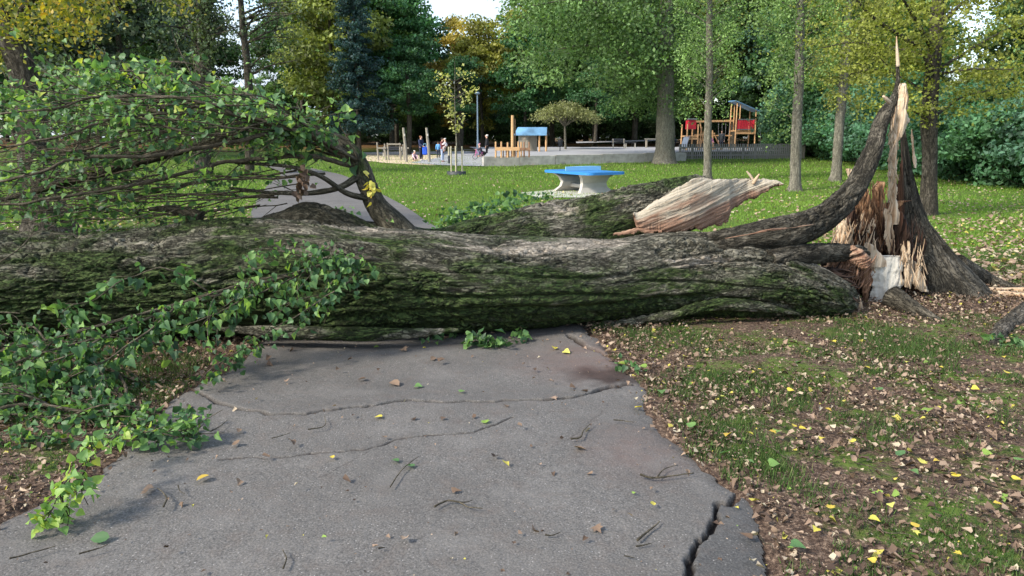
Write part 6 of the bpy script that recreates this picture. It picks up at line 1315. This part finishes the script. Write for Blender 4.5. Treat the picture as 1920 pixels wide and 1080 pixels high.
b.box((0, 0, .3), (.36, .16, .6), 0, .07); b.build('body', flat('blue_bag', (.02, .1, .6), .5, .2, 4, bmp=0), e); b = MB(); pts = [(-.12, 0, .58), (-.08, 0, .78), (.08, 0, .78), (.12, 0, .58)]; [b.bar(p, q, .03, n=5) for p, q in zip(pts[:-1], pts[1:])]; b.build('handle', M['net_blue'], e)
# ================================================================ SMALL THINGS ON THE GROUND
def twig(pts, r, lab, seed, side=None, mat='twig'):
    P_ = np.array([gp(*p) for p in pts]); P_ = crom(P_, 24); P_[:, 2] = .03 + r + .006 * np.abs(fbm(P_ * 12, seed, 2)); o_ = P_[0].copy(); o_[2] = 0
    t = Tubes(); t.add(P_ - o_, np.linspace(r, r * .45, 24), 30, 6, disp=lambda bc, s, th: .25 * r * fbm(bc * 60, seed, 2))
    if side is not None:
        q = np.array([gp(*p) for p in side]); q = crom(q, 10); q[:, 2] = .032 + r; t.add(q - o_, np.linspace(r * .7, r * .3, 10), 12, 5)
    tag(t.build('twig', M[mat], None, tuple(o_)), lab, 'twig', 'twigs scattered on the path')
for i, (pts, r, lab, side) in enumerate([([(732, 925), (748, 900), (765, 882), (785, 868)], .004, 'thin twig with two green leaves on the middle of the path', None),
    ([(815, 963), (838, 952), (862, 955), (880, 964), (905, 966)], .005, 'pale forked twig on the asphalt in the middle foreground', [(858, 954), (872, 955), (886, 951)]),
    ([(1070, 834), (1088, 831), (1094, 818), (1106, 806)], .006, 'brown crooked twig on the right half of the path below the long crack', None),
    ([(1195, 1028), (1212, 1012), (1228, 1000), (1236, 992)], .006, 'tan curved twig near the bottom right of the path', None),
    ([(1192, 1038), (1206, 1036), (1220, 1033)], .004, 'short straight pale twig just below the tan curved one', None),
    ([(1022, 1017), (1035, 1018), (1050, 1012)], .004, 'short dark twig at the bottom middle of the path', None),
    ([(308, 964), (314, 948), (306, 936), (296, 928)], .005, 'bent grey twig near the two rust coloured leaf scraps', None),
    ([(335, 921), (338, 932), (348, 939)], .003, 'tiny hooked twig right of the bent grey one', None),
    ([(532, 1080), (538, 1062), (531, 1045)], .004, 'pale upright twig at the bottom edge of the path', None),
    ([(578, 815), (598, 813), (611, 806), (609, 790)], .004, 'hooked pale twig just below the long crack', None),
    ([(150, 1052), (180, 1044), (204, 1036)], .004, 'dark straight twig at the bottom left of the path', None), ([(20, 1062), (60, 1052), (106, 1038)], .004, 'long thin dark twig in the bottom left corner', None),
    ([(396, 820), (410, 812), (428, 797)], .004, 'straight brown twig sticking out of the leafy branch on the path', None),
    ([(1200, 903), (1222, 908), (1262, 905), (1300, 900)], .006, 'long curved pale twig at the right edge of the path', [(1232, 907), (1245, 892), (1270, 884)]),
    ([(1150, 797), (1168, 799), (1188, 803)], .004, 'reddish brown twig on the path below the end of the long crack', None), ([(710, 1042), (722, 1040)], .004, 'stubby dark twig at the bottom of the path', None),
    ([(1170, 1056), (1190, 1060)], .003, 'small reddish twig near the bottom right of the path', None), ([(510, 832), (530, 828), (545, 822)], .003, 'faint thin twig between the two cracks on the left', None)]): twig(pts, r, lab, i, side)
SOILTW = [((1290, 735), (1320, 752), (1345, 762)), ((1400, 790), (1440, 812), (1480, 822)), ((1570, 790), (1640, 770), (1700, 840)), ((1770, 812), (1830, 830), (1890, 850)), ((1490, 930), (1550, 950), (1600, 985)), ((1600, 880), (1660, 905), (1700, 902)), ((1430, 850), (1470, 870), (1500, 872)),
          ((1600, 985), (1650, 1010), (1690, 1022), (1740, 1040)), ((1420, 1025), (1440, 1040), (1452, 1052)), ((1700, 930), (1742, 945), (1755, 975)), ((1850, 760), (1880, 790), (1920, 800)), ((1530, 700), (1590, 705), (1660, 690)), ((1860, 960), (1900, 965), (1930, 960)), ((1380, 735), (1400, 760), (1420, 785))]
for i, pts in enumerate(SOILTW):
    P_ = crom(np.array([gp(*p) for p in pts]), 20); P_[:, 2] = .05 + .01 * np.sin(np.arange(20) * .5 + i); o_ = P_[0].copy(); o_[2] = 0; t = Tubes(); t.add(P_ - o_, np.linspace(.0032, .0014, 20), 26, 5); tag(t.build('twig', M['twig'], None, tuple(o_)), 'thin pale twig lying on the leaf litter right of the path', 'twig', 'pale twigs on the leaf litter')
def one_leaf(px, py, size, mat, rnd, lab, group, shape, seed, lift_=.03, name='fallen_leaf', loc=None):
    rng = np.random.default_rng(seed); g = gp(px, py) if loc is None else loc; a = rng.random() * 2 * pi; D = np.array([[cos(a), sin(a), .05]]); Nn = np.array([[rng.normal() * .25, rng.normal() * .25, 1.0]])
    V, T, R = leaves(np.zeros((1, 3)), size, D, Nn, shape, .2, .3, np.array([rnd])); o = link(name, mesh_np(name, V, T, [M[mat]], False, {'rnd': R}), None, (g[0], g[1], lift_)); return tag(o, lab, 'leaf', group)
PL = [(393, 900, .07, 'leaf_yellow', .1, 'oval yellow-orange leaf alone on the left of the path'), (717, 789, .05, 'leaf_yellow', .6, 'small yellow leaf on the path between the two cracks'), (910, 801, .06, 'leaf_poplar', .93, 'pale green leaf on the thin crack in the middle of the path'), (1190, 772, .06, 'leaf_yellow', .5, 'bright yellow leaf at the right edge of the path below the long crack'),
      (1078, 847, .07, 'leaf_litter', .55, 'curled brown leaf on the right of the path below the crooked twig'), (1115, 997, .06, 'leaf_litter', .4, 'narrow rusty leaf on the lower right of the path'), (207, 1018, .08, 'leaf_poplar', .5, 'green leaf at the lower left of the path'), (288, 922, .05, 'leaf_litter', .55, 'rusty leaf scrap at the end of the bent twig'), (274, 934, .05, 'leaf_litter', .45, 'dark red leaf scrap left of the bent twig'),
      (733, 722, .1, 'leaf_litter', .5, 'red-brown leaf on the asphalt in the shade of the trunk'), (778, 730, .06, 'leaf_poplar', .7, 'small green leaf right of the red-brown one'), (862, 742, .05, 'leaf_poplar', .8, 'tiny pale green leaf above the long crack'), (1040, 660, .08, 'leaf_yellow', .6, 'yellow leaf on the shaded asphalt near the trunk, the left of two'), (1057, 664, .07, 'leaf_yellow', .9, 'pale yellow leaf on the shaded asphalt near the trunk, the right of two'),
      (755, 659, .08, 'leaf_litter', .5, 'brown leaf near the foot of the trunk in the middle of the path'), (816, 676, .07, 'leaf_litter', .45, 'flat brown leaf on the shaded asphalt'), (686, 716, .06, 'leaf_litter', .3, 'dark brown leaf on the shaded asphalt left of the red-brown one'), (1034, 752, .06, 'leaf_litter', .7, 'tan leaf lying on the long crack'), (748, 874, .05, 'leaf_poplar', .5, 'small dark green leaf on the thin twig'), (775, 884, .055, 'leaf_poplar', .6, 'green leaf beside the thin twig in the middle of the path'),
      (950, 770, .045, 'leaf_litter', .4, 'thin brown leaf just below the long crack'), (450, 812, .05, 'leaf_litter', .5, 'brown leaf near the right end of the leafy branch on the path'), (445, 841, .05, 'leaf_litter', .4, 'dark brown leaf just above the start of the thin crack'), (833, 790, .045, 'leaf_litter', .3, 'small curled dark leaf between the cracks'), (625, 868, .04, 'leaf_yellow', .3, 'tiny golden leaf below the thin crack'), (1225, 640, .05, 'leaf_yellow', .9, 'small yellow leaf on the litter where the path meets the trunk')]
for i, (px, py, s_, mt, rnd, lab) in enumerate(PL): one_leaf(px, py, s_, mt, rnd, lab, 'single leaves on the path', ('oval', 'poplar', 'lobed')[i % 3], i)
rng = np.random.default_rng(17); YL = [(1545, 780), (1497, 818), (1487, 815), (1600, 845), (1442, 823), (1540, 836), (1350, 757), (1365, 828), (1400, 826), (1757, 880), (1780, 905), (1790, 912), (1725, 885), (1710, 1007), (1712, 1015), (1667, 963), (1555, 973), (1628, 990), (1860, 962), (1895, 915), (1620, 700), (1700, 690), (1760, 700), (1880, 680), (1560, 650), (1820, 740), (1345, 650), (1290, 700), (1300, 730), (1640, 1075), (1800, 1060), (1530, 1010), (1885, 712), (1475, 745), (1420, 705)]
for i, (px, py) in enumerate(YL): one_leaf(px, py, rng.uniform(.032, .058), 'leaf_yellow', rng.random(), 'yellow leaf lying on the brown litter right of the path', 'yellow leaves on the litter', ('lobed', 'poplar')[i % 2], 100 + i, .055)
GL = [(1457, 822), (1440, 886), (1300, 815), (1707, 898), (1365, 864), (1747, 980), (1400, 880), (1690, 870), (1840, 865), (1650, 745), (1240, 745), (1212, 700), (1500, 690), (1740, 780), (1905, 880), (1480, 1040), (1700, 1060)]
for i, (px, py) in enumerate(GL): one_leaf(px, py, rng.uniform(.045, .07), 'leaf_poplar', rng.uniform(.5, .97), 'fresh green leaf lying on the brown litter right of the path', 'green leaves on the litter', 'poplar', 200 + i, .055)
